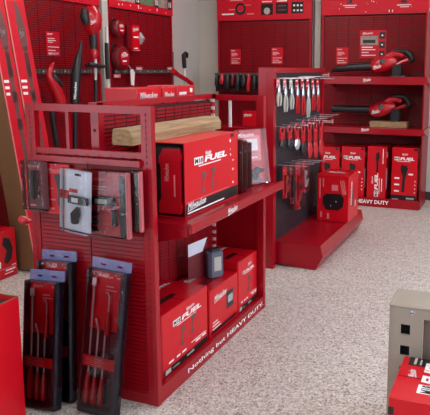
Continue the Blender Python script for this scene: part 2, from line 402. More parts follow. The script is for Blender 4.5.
for px, py, lb in [(117.5, 76, 'pink price ticket left of the white hang tag'), (139.5, 68.5, 'pink price ticket right of the white hang tag'), (170, 68.5, 'pink price ticket at the far end of the bit strip')]:
    c = at(px, py, 0, FX+.035)
    t = thing('price_ticket', lb, 'label', c, group='pink price tickets')
    MB().box((-.006,-.055,-.018), (0,.055,.018)).build('ticket', 'fade', t)
    MB().quad(Frame((0,-.055,-.018), (0,1,0), (0,0,1)), .01, .012, .08, .02).build('lettering', 'white', t)

# ------------------------------------------------------------------ back wall bays (faces -Y)
RY = 7.03
midX0 = at(217, 40, 1, RY-.03).x; midX1 = at(311, 40, 1, RY-.03).x
mid = wall_bay('wall_display_bay', 'red slotted wall display between the corner and the grey pilaster', Frame((midX0, RY, 0), (1,0,0), (0,0,1)), midX1-midX0, .12, 2.06, 2.75)
rX0 = at(321, 40, 1, RY-.03).x; rX1 = at(427.5, 40, 1, RY-.03).x
rbay = wall_bay('wall_display_bay', 'red slotted wall display right of the pilaster with two blower shelves', Frame((rX0, RY, 0), (1,0,0), (0,0,1)), rX1-rX0, .12, 2.095, 2.75)
def onY(px, py, y=RY-.03): return at(px, py, 1, y)
def header_items(bay, items, y=RY-.0225):
    F = Frame((0, y, 0), (1,0,0), (0,0,1)); m = {}
    for kind, x0, y0_, x1, y1_ in items:
        a = at(x0, y1_, 1, y); b = at(x1, y0_, 1, y)
        mb = m.setdefault(kind, MB())
        mb.quad(F, a.x, a.z, b.x, b.z, {'white': .0012, 'black': .0006, 'grey': .001, 'edge': .0004, 'fade': .0008}[kind])
    for k, mb in m.items(): mb.build({'white': 'lettering', 'black': 'picture', 'grey': 'picture', 'edge': 'picture', 'fade': 'picture'}[k], k, bay, world=True)
its = [('black', 261, 3.5, 273, 15), ('black', 276, 2.5, 288, 14), ('black', 291.5, 1.5, 303.5, 13.5),
       ('white', 262, 1, 272, 2.3), ('white', 277, .2, 287, 1.5), ('white', 222, 13.4, 234, 15.2), ('white', 230, .2, 243, 1), ('fade', 244, 4.5, 251, 5.6), ('fade', 229, 9, 236, 10.2),
       ('fade', 247, 13.2, 254, 14.6), ('edge', 235, 11, 246, 13)]
for i in range(3):
    for j in range(2): its.append(('white', 293.2+i*3.6, 4.4+j*5, 295.2+i*3.6, 6.2+j*5))
its += [('grey', 278, 5, 286, 6.5), ('grey', 278, 9, 286, 10.5)]
header_items(mid, its)
HFm = Frame((0, RY-.0225, 0), (1,0,0), (0,0,1)); a = at(267, 11, 1, RY-.0225)
MB().disc(HFm, a.x, a.z, .04, e=.0016).build('picture', 'strip', mid, world=True)
a = at(240.5, 9, 1, RY-.0225)
ring = MB()
for k in range(16):
    t0, t1 = 2*math.pi*k/16, 2*math.pi*(k+1)/16
    ring.add([HFm.p(a.x+r_*math.cos(t_), a.z+r_*math.sin(t_), .001) for r_, t_ in ((.045,t0),(.07,t0),(.07,t1),(.045,t1))], [(0,1,2,3)])
ring.build('picture', 'black', mid, world=True)
its = [('black', 347, 0, 352, 3.2), ('white', 343, 4.8, 357, 6), ('white', 345, 6.8, 355, 7.8), ('black', 401, 0, 407, 2.6), ('white', 397, 4.2, 411, 5.5), ('white', 400, 6.3, 409, 7.2)]
rnd = random.Random(4)
for k in range(26):
    x = rnd.uniform(324, 427); y = rnd.uniform(0, 12.5)
    its.append((rnd.choice(['white', 'black', 'black', 'fade']), x, y, x+.9, y+.9))
its += [('white', 388.8, 9.8, 389.8, 12), ('black', 390.3, 9.8, 391.3, 12), ('white', 392, 9.8, 393, 12)]
header_items(rbay, its)

def back_card(px0, py0, px1, py1, label):
    a = at(px0, py1, 1, RY-.004); b = at(px1, py0, 1, RY-.004)
    return price_card(Frame(a, (1,0,0), (0,0,1)), b.x-a.x, b.z-a.z, label)
back_card(230.5, 49, 241, 64.5, 'red price card at the left of the display beside the corner')
back_card(271.5, 47.5, 283, 64, 'red price card above the hanging plier packs')
back_card(336, 47.5, 348.5, 64.5, 'red price card left of the square poster')
# poster
a = at(359.5, 58.5, 1, RY-.004); b = at(386.5, 30, 1, RY-.004); w = b.x-a.x; h = b.z-a.z
t = thing('poster', 'square red and white poster above the upper blower', 'poster', ((a.x+b.x)/2, RY-.004, a.z))
F = Frame(a, (1,0,0), (0,0,1)); MB().prism([(0,0),(w,0),(w,h),(0,h)], .005, F).build('sheet', 'header', t, world=True)
G = Frame(F.p(0,0,.005), F.R, F.U)
MB().quad(G, w*.03, h*.48, w*.70, h*.80).build('picture', 'photo', t, world=True)
MB().quad(G, w*.12, h*.55, w*.6, h*.66, .0014).build('picture', 'plastic', t, world=True)
q = MB()
for k in range(3): q.quad(G, w*.75, h*(.04+.33*k), w*.96, h*(.27+.33*k))
q.build('picture', 'black', t, world=True)
q = MB(); script_logo(q, G, w*.1, h*.86, w*.4, h*.07, .03); q.quad(G, w*.08, h*.38, w*.5, h*.42); q.quad(G, w*.08, h*.3, w*.6, h*.33); q.quad(G, w*.08, h*.2, w*.35, h*.23); q.quad(G, w*.08, h*.1, w*.62, h*.13)
for k in range(3): q.disc(G, w*.855, h*(.155+.33*k), w*.035, .0014)
q.build('lettering', 'white', t, world=True)

# shelves of the right bay
SY = 6.57
def bay_shelf(bay, x0, x1, ztop, lip, label=None):
    s = MB(); s.box((x0, SY, ztop-.02), (x1, RY-.006, ztop)).box((x0, SY-.012, ztop-lip), (x1, SY, ztop+.002))
    o = s.build('shelf', 'red', bay, world=True)
    br = MB()
    for x in (x0+.01, x1-.014): br.prism([(SY+.02, ztop-.02), (RY-.03, ztop-.13), (RY-.01, ztop-.13), (RY-.01, ztop-.02)], .004, Frame((x,0,0), (0,1,0), (0,0,1)))
    br.build('bracket', 'red', bay, world=True)
    F = Frame((x0, SY-.012, ztop-lip), (1,0,0), (0,0,1)); q = MB()
    script_logo(q, F, (x1-x0)*.40, .03, .085, .03, .1); q.build('lettering', 'white', bay, world=True)
    return F
sx0, sx1 = at(322, 127, 1, SY).x, at(424.2, 130, 1, SY).x
up_z = at(385, 77, 1, SY).z; lo_z = at(385, 128.8, 1, SY).z
bay_shelf(rbay, sx0, sx1+.015, up_z, .078); bay_shelf(rbay, sx0, sx1, lo_z, .062)
# base deck and lip
bx0, bx1 = at(318, 200, 1, SY).x, at(417.8, 207, 1, SY).x
MB().box((bx0, SY+.01, 0), (bx1, RY-.006, .075)).build('base_deck', 'red', rbay, world=True)
MB().box((bx0, SY-.008, .0), (bx1+.005, SY+.01, .10)).build('base_lip', 'red', rbay, world=True)
MB().box((bx1+.004, SY+.02, .0), (bx1+.018, RY-.006, 2.09)).build('side_panel', 'redpanel', rbay, world=True)
F = Frame((0, SY-.008, 0), (1,0,0), (0,0,1)); q = MB(); a = at(356.5, 205, 1, SY-.008); b = at(388.5, 206, 1, SY-.008)
text(q, F, 'HEAVY DUTY', a.x, .035, b.x-a.x, .042, bold=.03); text(q, F, 'Nothing but', a.x-.33, .035, .3, .05, bold=.03)
q.build('lettering', 'white', rbay, world=True)
# middle bay: shelf behind the frame, base
zs = at(250, 126.5, 1, 6.7).z
MB().box((midX0, 6.7, zs-.02), (midX1, RY-.006, zs)).box((midX0, 6.69, zs-.06), (midX1, 6.7, zs+.002)).build('shelf', 'red', mid, world=True)
MB().box((midX0, 6.62, 0), (midX1, RY-.006, .14)).build('base_deck', 'red', mid, world=True)

# dark accessory pouches hanging on the middle bay
a = at(215, 74, 1, 6.85); b = at(263, 74, 1, 6.85)
t = thing('pouch_rack', 'dark rail holding a row of small black and red pouches beside the corner', 'rack', ((a.x+b.x)/2, 6.85, a.z))
MB().box((a.x, 6.84, a.z-.015), (b.x, 6.86, a.z+.015)).box((a.x, 6.86, a.z-.012), (a.x+.02, 7.02, a.z+.012)).box((b.x-.02, 6.86, a.z-.012), (b.x, 7.02, a.z+.012)).build('rail', 'edge', t, world=True)
MB().box((a.x, 6.865, a.z-.21), (b.x, 6.875, a.z-.016)).build('back_plate', 'slot', t, world=True)
n = 9
for k in range(n):
    u = a.x+(k+.5)*(b.x-a.x)/n; hh = [.16,.12,.18,.14,.19,.15,.2,.17,.13][k]; wv = .024+.006*(k % 3)
    o = MB().tube([(u, 6.83, a.z-.0), (u+.004, 6.825, a.z-.04), (u, 6.82, a.z-hh*.7), (u-.003, 6.825, a.z-hh)], [wv*.5, wv, wv*1.15, wv*.6], 8).build('pouch', ['plastic','redplastic','plastic','carddark','plastic','plastic','redplastic','plastic','board'][k], t, world=True, smooth=True)

# ------------------------------------------------------------------ cartons
def carton(name, label, loc, rotz, size, col='card', group=None, cat='box', tape=True):
    w, d, h = size
    t = thing(name, label, cat, loc, (0,0,rotz), group)
    MB().cbox((-w/2,-d/2,0), (w/2,d/2,h), .005).build('carton', col, t)
    if tape: # top flap seam and side tape
        q = MB(); q.box((-w/2+.004, -.002, h-.0005), (w/2-.004, .002, h+.001)); q.build('flap_seam', 'carddark', t)
    F = {'+x': Frame((w/2,-d/2,0), (0,1,0), (0,0,1)), '-y': Frame((-w/2,-d/2,0), (1,0,0), (0,0,1)), 'top': Frame((-w/2,-d/2,h), (1,0,0), (0,1,0)),
         'topx': Frame((w/2,-d/2,h), (0,1,0), (-1,0,0)), '-x': Frame((-w/2,d/2,0), (0,-1,0), (0,0,1))}
    return t, F
def kit_print(t, F, w, h, dark_base=True, driver=True, top=.86):
    """front print: script, M18 FUEL plate, drivers, captions and a black foot band"""
    q = MB(); script_logo(q, F, w*.50, h*(top-.04), w*.18, h*.05, .05); q.build('lettering', 'white', t)
    fuel_logo(t, F, w*.22, h*(top-.15), w*.62, ratio=.10)
    if driver:
        g = MB(); driver_print(g, F, w*.40, h*.26, h*.36); driver_print(g, F, w*.62, h*.33, h*.36); g.build('tool_print', 'grey', t)
    c = MB()
    for k, (u, l) in enumerate([(.12,.10),(.28,.08),(.40,.09),(.70,.12),(.85,.1)]): c.quad(F, w*u, h*.17, w*(u+l), h*.20)
    c.quad(F, w*.60, h*.215, w*.95, h*.23); c.build('lettering', 'white', t)
    if dark_base:
        MB().quad(F, w*.02, h*.015, w*.98, h*.115).build('foot_band', 'black', t)
        d = MB(); d.quad(F, w*.05, h*.03, w*.16, h*.10, .0012); d.quad(F, w*.2, h*.05, w*.34, h*.065, .0012); d.quad(F, w*.5, h*.05, w*.66, h*.08, .0012); d.build('lettering', 'strip', t)
def top_print(t, F, w, d, flip=False):
    q = MB(); script_logo(q, F, w*.1, d*.75, w*.35, d*.06, .05); text(q, F, 'FUEL', w*.52, d*.72, w*.4, d*.08, bold=.04); q.build('lettering', 'white', t)
    MB().quad(F, w*.12, d*.3, w*.62, d*.42).build('handle_slot', 'black', t)

# ------------------------------------------------------------------ gondola 1 (foreground)
GX0, GX1, GY0, GY1, GH = -2.05, -1.40, 2.20, 3.455, 1.325
CXP = -1.725
g1 = thing('gondola_shelving', 'large red double-sided gondola shelf unit in the foreground', 'shelving', ((GX0+GX1)/2, (GY0+GY1)/2, 0))
def gb(mb, name, m='red', **k): return mb.build(name, m, g1, world=True, **k)
for nm, y in (('near', GY0), ('far', GY1-.03)):
    for x in (GX0, GX1-.05):
        gb(MB().box((x, y, 0), (x+.05, y+.03, GH)), 'post')
        # row of key slots on the camera side of the post
        if nm == 'near':
            s = MB()
            for k in range(50): s.quad(Frame((x+.025, y, .06+k*.025), (1,0,0), (0,0,1)), -.003, 0, .003, .011, .0006)
            stuff(gb(s, 'slot_row', 'slot'))
    gb(MB().box((GX0+.05, y+.002, GH-.032), (GX1-.05, y+.028, GH)), 'top_rail')
    gb(MB().box((GX0+.05, y+.002, 1.105), (GX1-.05, y+.028, 1.13)), 'middle_rail')
# near end: sheet below the open frame
gb(MB().box((GX0+.05, GY0-.018, 1.072), (GX1-.05, GY0+.028, 1.098)), 'ledge_rail')
q = MB()
for k in range(9): q.box((GX0+.07+k*.06, GY0-.02, 1.098), (GX0+.075+k*.06, GY0-.014, 1.108))
stuff(gb(q, 'ledge_notch', 'slot'))
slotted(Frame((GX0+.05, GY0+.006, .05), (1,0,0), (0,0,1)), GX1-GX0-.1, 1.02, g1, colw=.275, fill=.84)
gb(MB().box((GX0+.05, GY0+.002, 0), (GX1-.05, GY0+.02, .05)), 'kick_plate')
gb(MB().box((GX0+.05, GY1-.028, .04), (GX1-.05, GY1-.012, 1.10)), 'end_sheet', 'redpanel')
x69 = at(69, 120, 1, GY0+.02).x
gb(MB().box((x69-.008, GY0+.006, 1.13), (x69+.008, GY0+.022, GH-.032)), 'strut')
x230 = at(230, 110, 1, GY1-.02).x
gb(MB().box((x230-.007, GY1-.025, 1.13), (x230+.007, GY1-.01, GH-.032)), 'strut', 'rod')
# centre panel
gb(MB().box((CXP-.02, GY0+.06, 0), (CXP+.02, GY0+.10, GH+.005)), 'centre_post')
gb(MB().disc(Frame((CXP, GY0+.06, 1.21), (1,0,0), (0,0,1)), 0, 0, .007, .0008), 'peg_hole', 'hole')
gb(MB().box((CXP-.02, GY1-.10, 0), (CXP+.02, GY1-.06, GH+.005)), 'centre_post')
gb(MB().box((CXP-.02, GY0+.05, GH-.02), (CXP+.02, GY1-.06, GH+.008)), 'centre_rail')
slotted(Frame((CXP+.012, GY0+.10, .1), (0,1,0), (0,0,1)), GY1-GY0-.2, GH-.13, g1, colw=.085)
gb(MB().box((CXP-.02, GY0+.10, .1), (CXP-.005, GY1-.10, GH-.03)), 'rear_sheet', 'redpanel')
q = MB()
for k in range(24): q.box((CXP+.0, GY1-.106, .25+k*.045), (CXP+.034, GY1-.098, .25+k*.045+.018))
stuff(gb(q, 'slot_tooth', 'rod'))
# shelf on the right side
shz = .805; SX = -1.305
gb(MB().box((CXP+.02, GY0+.13, shz-.02), (SX, GY1-.03, shz)), 'shelf', 'red')
lp = [(-.004,-.030),(.010,-.030),(.014,-.024),(.014,.014),(.008,.018),(-.004,.018)]
gb(MB().prism([(u, v) for u, v in lp], -(GY1-GY0-.10), Frame((SX, GY0+.13, shz-.012), (1,0,0), (0,0,1))), 'shelf_lip')
for y in (GY0+.132, GY1-.04):
    gb(MB().prism([(CXP+.02, shz-.14), (CXP+.07, shz-.14), (SX-.01, shz-.055), (SX-.01, shz-.02), (CXP+.02, shz-.02)], .004, Frame((0, y, 0), (1,0,0), (0,0,1))), 'bracket')
LF = Frame((SX+.0145, GY0+.13, shz-.042), (0,1,0), (0,0,1)); q = MB(); a = at(232, 207, 0, SX+.014)
script_logo(q, LF, a.y-GY0-.13-.05, .012, .11, .028, .04); gb(q, 'lettering', 'white')
# base deck and lip
gb(MB().box((GX0+.03, GY0+.03, .0), (GX1-.02, GY1-.03, .07)), 'base_deck', 'red')
gb(MB().box((GX1-.02, GY0+.03, .0), (GX1-.003, GY1-.03, .078)), 'base_lip')
q = MB(); BF = Frame((GX1-.003, 0, 0), (0,1,0), (0,0,1)); a = at(188, 372, 0, GX1-.003); b = at(263, 303, 0, GX1-.003)
text(q, BF, 'Nothing but HEAVY DUTY.', a.y, .022, b.y-a.y, .030, bold=.012); gb(q, 'lettering', 'white')
gb(MB().box((GX1-.045, GY1-.034, 0), (GX1-.001, GY1+.0, GH)), 'post')
a = at(25, 220, 1, GY0+.02); gb(MB().tube([(a.x-.026, GY0+.01, a.z), (a.x-.012, GY0+.01, a.z+.003), (a.x+.02, GY0+.01, a.z), (a.x+.03, GY0+.012, a.z), (GX0+.01, GY0+.014, a.z)], [.008, .02, .02, .012, .008], 8), 'side_bracket', 'redplastic', smooth=True)
# left side shelf with the small cartons
gb(MB().box((GX0+.02, GY0+.50, 1.18), (CXP-.02, GY1-.03, 1.20)), 'shelf')
def small_carton(px0, px1, py_top, label, txt):
    xf = -1.80; a = at(px0, py_top, 0, xf); b = at(px1, py_top, 0, xf)
    t, F = carton('small_carton', label, (xf-.10, (a.y+b.y)/2, 1.20), 0, (.20, b.y-a.y-.006, a.z-1.20), 'card', 'small red cartons lined up behind the panel')
    q = MB(); w = b.y-a.y-.006; h = a.z-1.2
    if txt: script_logo(q, F['+x'], w*.08, h-.055, w*.72, .034, 0)
    else: q.quad(F['+x'], w*.1, h-.05, w*.5, h-.035); q.quad(F['+x'], w*.7, h-.04, w*.85, h-.015)
    q.build('lettering', 'white', t)
small_carton(137, 162, 88.5, 'red carton with white script facing out, leftmost behind the gondola top rail', True)
small_carton(163, 176.5, 88, 'red carton, middle one of the row behind the gondola top rail', True)
small_carton(177, 195, 86, 'red carton, rightmost one of the row behind the gondola top rail', False)

# ------------------------------------------------------------------ gondola 1 contents
# lower deck boxes
z0 = .071
def deck_box(xf, ya, yb, h, depth, label, rz=0):
    return carton('tool_kit_carton', label, (xf-depth/2, (ya+yb)/2, z0), rz, (depth, yb-ya, h), 'card', 'red kit cartons on the bottom deck')
t, F = deck_box(-1.437, 2.30, 2.745, .305, .27, 'big red tool kit carton nearest the front on the bottom deck')
kit_print(t, F['+x'], .445, .305); top_print(t, F['topx'], .445, .27)
q = MB(); q.quad(F['-y'], .02, .03, .12, .045); q.quad(F['-y'], .02, .06, .1, .068); q.build('lettering', 'white', t)
t, F = carton('battery_carton', 'smaller red carton between the two kit cartons on the bottom deck', (-1.437-.12, 2.945, z0), 0, (.24, .35, .26), 'card', 'red kit cartons on the bottom deck')
f = F['+x']; q = MB(); script_logo(q, f, .05, .185, .15, .032, .03)
for k in range(3): q.quad(f, .03, .07-.018*k, .09+.02*k, .076-.018*k)
q.build('lettering', 'white', t)
MB().quad(f, .20, .09, .29, .19).build('picture', 'black', t); MB().quad(f, .22, .12, .28, .165, .0014).build('picture', 'steel', t)
MB().quad(F['topx'], .05, .06, .25, .12).build('picture', 'carddark', t)
MB().quad(f, .01, .012, .33, .03).build('foot_band', 'black', t)
q = MB(); text(q, F['topx'], 'Milwaukee', .05, .16, .25, .045, shear=.3); q.build('lettering', 'white', t)
t, F = deck_box(-1.437, 3.13, 3.405, .31, .27, 'red tool kit carton farthest back on the bottom deck')
kit_print(t, F['+x'], .275, .31, driver=False); top_print(t, F['topx'], .275, .27)
g = MB(); driver_print(g, F['+x'], .14, .08, .11); g.build('tool_print', 'grey', t)
q = MB(); q.quad(F['-y'], .03, .2, .25, .21); q.build('lettering', 'white', t)
# clear clamshell with a dark battery behind the middle carton
t = thing('battery_blister_pack', 'upright clear blister pack with a dark battery between two kit cartons', 'package', (-1.575, 2.975, z0+.26), (0, 0, R(58)))
# local: faces -y side
MB().box((-.10,-.0,.0), (.02,.006,.205)).build('card', 'carddark', t)
MB().prism([(-.10,.13),(-.01,.15),(.02,.225),(-.10,.20)], .002, Frame((0,-.001,0), (1,0,0), (0,0,1))).build('silver_header', 'pale', t)
MB().cbox((-.0,-.06,.0), (.095,-.002,.15), .014).build('battery', 'bluegrey', t)
MB().cbox((.015,-.05,.145), (.08,-.01,.165), .006).build('battery_rail', 'plastic', t)
MB().quad(Frame((-.0,-.06,.0), (1,0,0), (0,0,1)), .03, .04, .075, .12).build('lettering', 'strip', t)
# kit sleeve with a carrying case on the shelf
zb = shz+.001
t = thing('case_in_sleeve', 'large red printed sleeve holding a red and black carrying case on the shelf', 'box', (-1.375-.12, 2.71, zb))
w, d, h = .24, .57, .345
sl = MB()
sl.box((w/2-.004,-d/2,0), (w/2,d/2,h)).box((-w/2,-d/2,0), (-w/2+.004,d/2,h)).box((-w/2+.004,-d/2,h-.004), (w/2-.004,d/2,h)).box((-w/2+.004,-d/2,0), (w/2-.004,d/2,.004))
sl.build('sleeve', 'card', t)
F = Frame((w/2,-d/2,0), (0,1,0), (0,0,1))
q = MB(); script_logo(q, F, .20, .265, .06, .022, .05)
script_logo(q, F, .02, .035, .18, .03, .03); q.quad(F, .02, .015, .4, .022); q.quad(F, .47, .3, .485, .315); q.quad(F, .475, .23, .485, .24); q.quad(F, .475, .26, .485, .265); q.quad(F, .5, .2, .52, .205); q.quad(F, .5, .15, .515, .16); q.quad(F, .5, .08, .515, .09); q.build('lettering', 'white', t)
fuel_logo(t, F, .09, .232, .345, ratio=.10)
g = MB(); driver_print(g, F, .17, .075, .115); driver_print(g, F, .27, .085, .115); g.build('tool_print', 'grey', t)
MB().quad(F, .485, .325, .52, .342).build('picture', 'black', t)
MB().quad(F, .004, .006, w and .566, .062, .0005).build('foot_band', 'black', t)
MB().quad(F, .015, .068, .46, .071).build('edge_line', 'fade', t)
c = MB().cbox((-w/2+.008,-d/2+.012,.006), (w/2-.008,d/2-.02,h-.008), .03).build('case_body', 'plastic', t)
pr = [(.045,.02),(.165,.02),(.175,.05),(.165,.075),(.165,.255),(.175,.28),(.16,.318),(.075,.318),(.05,.28),(.045,.255),(.06,.24),(.06,.09),(.045,.07)]
MB().prism([((u-.045)*.92-w/2+.108, v) for u, v in pr], .022, Frame((0,-d/2+.014,0), (1,0,0), (0,0,1))).build('case_shell', 'redplastic', t)
G = Frame((-w/2,-d/2-.008,0), (1,0,0), (0,0,1)); q = MB(); text(q, G, 'Milwaukee', .14, .17, .08, .024, vertical=True); q.quad(G, .188, .10, .196, .20); q.build('lettering', 'fade', t)
MB().tube([(-.08,-d/2+.014,h*.25),(-.08,-d/2-.006,h*.3),(-.08,-d/2-.006,h*.7),(-.08,-d/2+.014,h*.75)], .008, 8).build('carry_handle', 'plastic', t, smooth=True)
# timber on top
a = at(114, 128, 0, -1.66)
t = thing('timber_offcut', 'raw pine timber offcut lying on top of the large case sleeve', 'timber', (-1.585, 2.69, zb+h), (0, 0, 0))
MB().prism([(-.05,0),(.05,0),(.052,.04),(.035,.068),(-.045,.07),(-.052,.03)], -.86, Frame((0,-.43,0), (1,0,0), (0,0,1))).build('beam', 'wood', t)
MB().disc(Frame((.052,-.05,.012), (0,1,0), (0,0,1)), 0, .01, .004, .003).build('knot', 'carddark', t)

# upright clamshells behind the sleeve
def clam_upright(name, label, loc, rz, w, h, dp, cards, lean=0, group='clear blister packs on the shelf'):
    t = thing(name, label, 'package', loc, (lean, 0, rz), group)
    MB().box((-w/2+.006,-.002,.008), (w/2-.006,.0,h-.006)).build('card', cards[0], t)
    MB().cbox((-w/2,-dp,.0), (w/2,.003,h), .01).build('clear_shell', 'clear', t)
    return t
for k, (y, lb) in enumerate([(3.06, 'first clear blister pack wedged behind the large sleeve'), (3.12, 'second clear blister pack wedged behind the large sleeve'), (3.18, 'third clear blister pack just left of the wide angled pack')]):
    t = clam_upright('blister_pack', lb, (-1.46, y, zb), R(8), .17, .30-.015*k, .035, ['carddark'])
    G = Frame((-.085,-.0022,0), (1,0,0), (0,0,1)); q = MB(); q.quad(G, .02, .22, .12, .235); q.quad(G, .02, .12, .08, .128); q.quad(G, .02, .06, .1, .066); q.build('lettering', 'white', t)
    MB().tube([(.0,-.018,.04),(.03,-.018,.15),(.03,-.018,.2)], [.012,.01,.006], 8).build('tool', 'plastic', t, smooth=True)
t = clam_upright('blister_pack', 'wide angled clear blister pack with a pale label at the far end of the shelf', (-1.425, 3.315, zb), R(62), .22, .33, .045, ['card'], lean=R(-8))
G = Frame((-.11,-.0022,0), (1,0,0), (0,0,1))
MB().quad(G, .07, .14, .19, .29, .0012).build('label_print', 'fade', t)
q = MB(); script_logo(q, G, .03, .285, .12, .02, .03); q.quad(G, .09, .20, .17, .27, .002); q.quad(G, .09, .155, .16, .165, .002); q.build('lettering', 'white', t)
MB().tube([(.0,-.02,.03),(.0,-.022,.06),(.03,-.022,.085),(.07,-.02,.08)], [.018,.024,.02,.012], 8).build('tool', 'plastic', t, smooth=True)
MB().tube([(-.02,-.02,.03),(.05,-.02,.03)], .014, 8).build('tool_body', 'steel', t, smooth=True)

# small carton seen through the far frame: on the mid bay shelf
a = at(242.5, 126, 1, 6.72); b = at(256.5, 111.5, 1, 6.72)
t, F = carton('small_carton', 'small red carton alone on the shelf seen through the far gondola frame', ((a.x+b.x)/2, 6.80, zs+.001), 0, (b.x-a.x, .16, b.z-zs))
q = MB(); script_logo(q, F['-y'], .02, b.z-zs-.06, .1, .03, .05); q.build('lettering', 'white', t)

# ------------------------------------------------------------------ hanging packs on the near end sheet
PY = GY0-.045
def peg(t, z, y0=0, y1=.05, x=0):
    MB().tube([(x, y1, z), (x, -.012, z), (x, -.02, z+.008)], .0025, 6).build('peg_hook', 'steel', t)
def pack_base(name, label, px0, py0, px1, py1, yy, th, card, shell=True, rz=0, roll=0):
    a = at(px0, py1, 1, yy); b = at(px1, py0, 1, yy); w = b.x-a.x; h = b.z-a.z
    t = thing(name, label, 'package', ((a.x+b.x)/2, yy, a.z), (0, roll, rz), 'blister packs hanging on the gondola end')
    if shell: MB().cbox((-w/2,-th,0), (w/2,.002,h), .006).build('clear_shell', 'clear', t)
    MB().box((-w/2+.004,-.002,.004), (w/2-.004,0,h-.004)).build('card', card, t)
    return t, w, h, Frame((-w/2,-.002,0), (1,0,0), (0,0,1))
# 1 light pack
t, w, h, G = pack_base('torch_blister_pack', 'narrow clear pack with a slim black torch, leftmost on the gondola end', 28, 161, 48, 208, PY+.02, .035, 'carddark')
MB().tube([(-w*.08,-.02,.05),(-w*.08,-.02,.07),(-w*.08,-.02,.17),(-w*.08,-.02,.18)], [.008,.012,.012,.008], 10).build('torch', 'plastic', t, smooth=True)
q = MB(); script_logo(q, G, w*.12, h*.86, w*.5, .012, .03); q.quad(G, w*.15, h*.06, w*.4, h*.1); q.quad(G, w*.15, h*.35, w*.2, h*.6); q.build('lettering', 'fade', t)
peg(t, h-.01)
# 2 card
t, w, h, G = pack_base('blade_card_pack', 'flat red card pack with a black blade partly hidden by the tilted pack', 48.5, 164, 70, 214, PY+.03, .02, 'card', shell=False)
q = MB(); script_logo(q, G, w*.1, h*.82, w*.55, .02, .03); q.quad(G, w*.1, h*.28, w*.35, h*.31); q.quad(G, w*.1, h*.1, w*.3, h*.14); q.quad(G, w*.1, h*.5, w*.3, h*.52); q.build('lettering', 'fade', t)
MB().prism([(w*.5-w/2,.05),(w*.85-w/2,.05),(w*.9-w/2,h*.8),(w*.4-w/2,h*.78),(w*.55-w/2,h*.5)], .012, Frame((0,-.002,0), (1,0,0), (0,0,1))).build('blade', 'plastic', t)
peg(t, h-.01)
# 3 tilted glossy front pack
t, w, h, G = pack_base('socket_clamshell', 'tilted glossy clamshell in front with glare painted pale on its card, centre left on the gondola end', 63, 170, 90, 230, PY-.045, .03, 'pale', roll=R(4), rz=R(-4))  # glare on the shell is put into the pale card colour
MB().box((-.016,-.0035,h*.895), (.016,-.0022,h*.93)).build('hang_slot', 'hole', t)
MB().cbox((-w*.28,-.022,h*.46), (w*.42,-.003,h*.58), .006).build('tool', 'plastic', t)
MB().quad(Frame((-w*.1,-.0222,h*.49), (1,0,0), (0,0,1)), 0, 0, .035, .02).build('lettering', 'white', t)
MB().tube([(-.005,-.012,h*.15),(0,-.014,h*.3),(.012,-.014,h*.4)], [.016,.022,.01], 8).build('socket', 'plastic', t, smooth=True)
q = MB(); q.quad(G, w*.02, h*.5, w*.2, h*.64, .001); q.quad(G, w*.2, h*.62, w*.5, h*.68, .001); q.build('label_print', 'card', t)
# 4 wide pack
t, w, h, G = pack_base('bit_set_clamshell', 'widest red clamshell with a grey screen and bit rows on the gondola end', 87, 172, 131, 234, PY, .03, 'card')
q = MB(); script_logo(q, G, w*.1, h*.84, w*.32, .014, .03); q.quad(G, w*.1, h*.70, w*.42, h*.72); q.quad(G, w*.1, h*.74, w*.5, h*.76); q.quad(G, w*.55, h*.58, w*.8, h*.60); q.build('lettering', 'fade', t)
MB().cbox((-w*.42,-.022,h*.48), (w*.16,-.003,h*.61), .004).build('tool', 'plastic', t)
MB().quad(Frame((-w*.22,-.0222,h*.51), (1,0,0), (0,0,1)), 0, 0, .06, .02).build('screen', 'strip', t)
for k in range(3): MB().tube([(-w*.48,-.012,h*(.10+.12*k)),(-w*.26,-.012,h*(.10+.12*k)),(-w*.2,-.012,h*(.1+.12*k))], [.012,.012,.007], 8).build('bit_holder', ['plastic','board','plastic'][k], t, smooth=True)
MB().cbox((w*.10,-.02,h*.18), (w*.2,-.003,h*.42), .004).build('bit_case', 'plastic', t)
MB().cbox((w*.30,-.026,h*.03), (w*.42,-.003,h*.93), .004).build('blade_column', 'plastic', t)
MB().prism([(w*.43,.004),(w*.49,.004),(w*.49,h-.004),(w*.43,h-.004)], .02, Frame((0,-.002,0), (1,0,0), (0,0,1))).build('spine', 'fade', t)
peg(t, h-.01)
# 5 right pack
t, w, h, G = pack_base('pen_blister_pack', 'narrow pack with a pale spine, rightmost on the gondola end', 128, 171, 143.5, 230, PY+.024, .024, 'carddark')
MB().prism([(w*.34,.002),(w*.46,.002),(w*.46,h-.002),(w*.34,h-.002)], .02, Frame((0,-.002,0), (1,0,0), (0,0,1))).build('spine', 'fade', t)
MB().tube([(w*.18,-.014,.02),(w*.18,-.014,h*.5),(w*.18,-.014,h*.9)], [.009,.011,.008], 8).build('tool', 'plastic', t, smooth=True)
peg(t, h-.01)

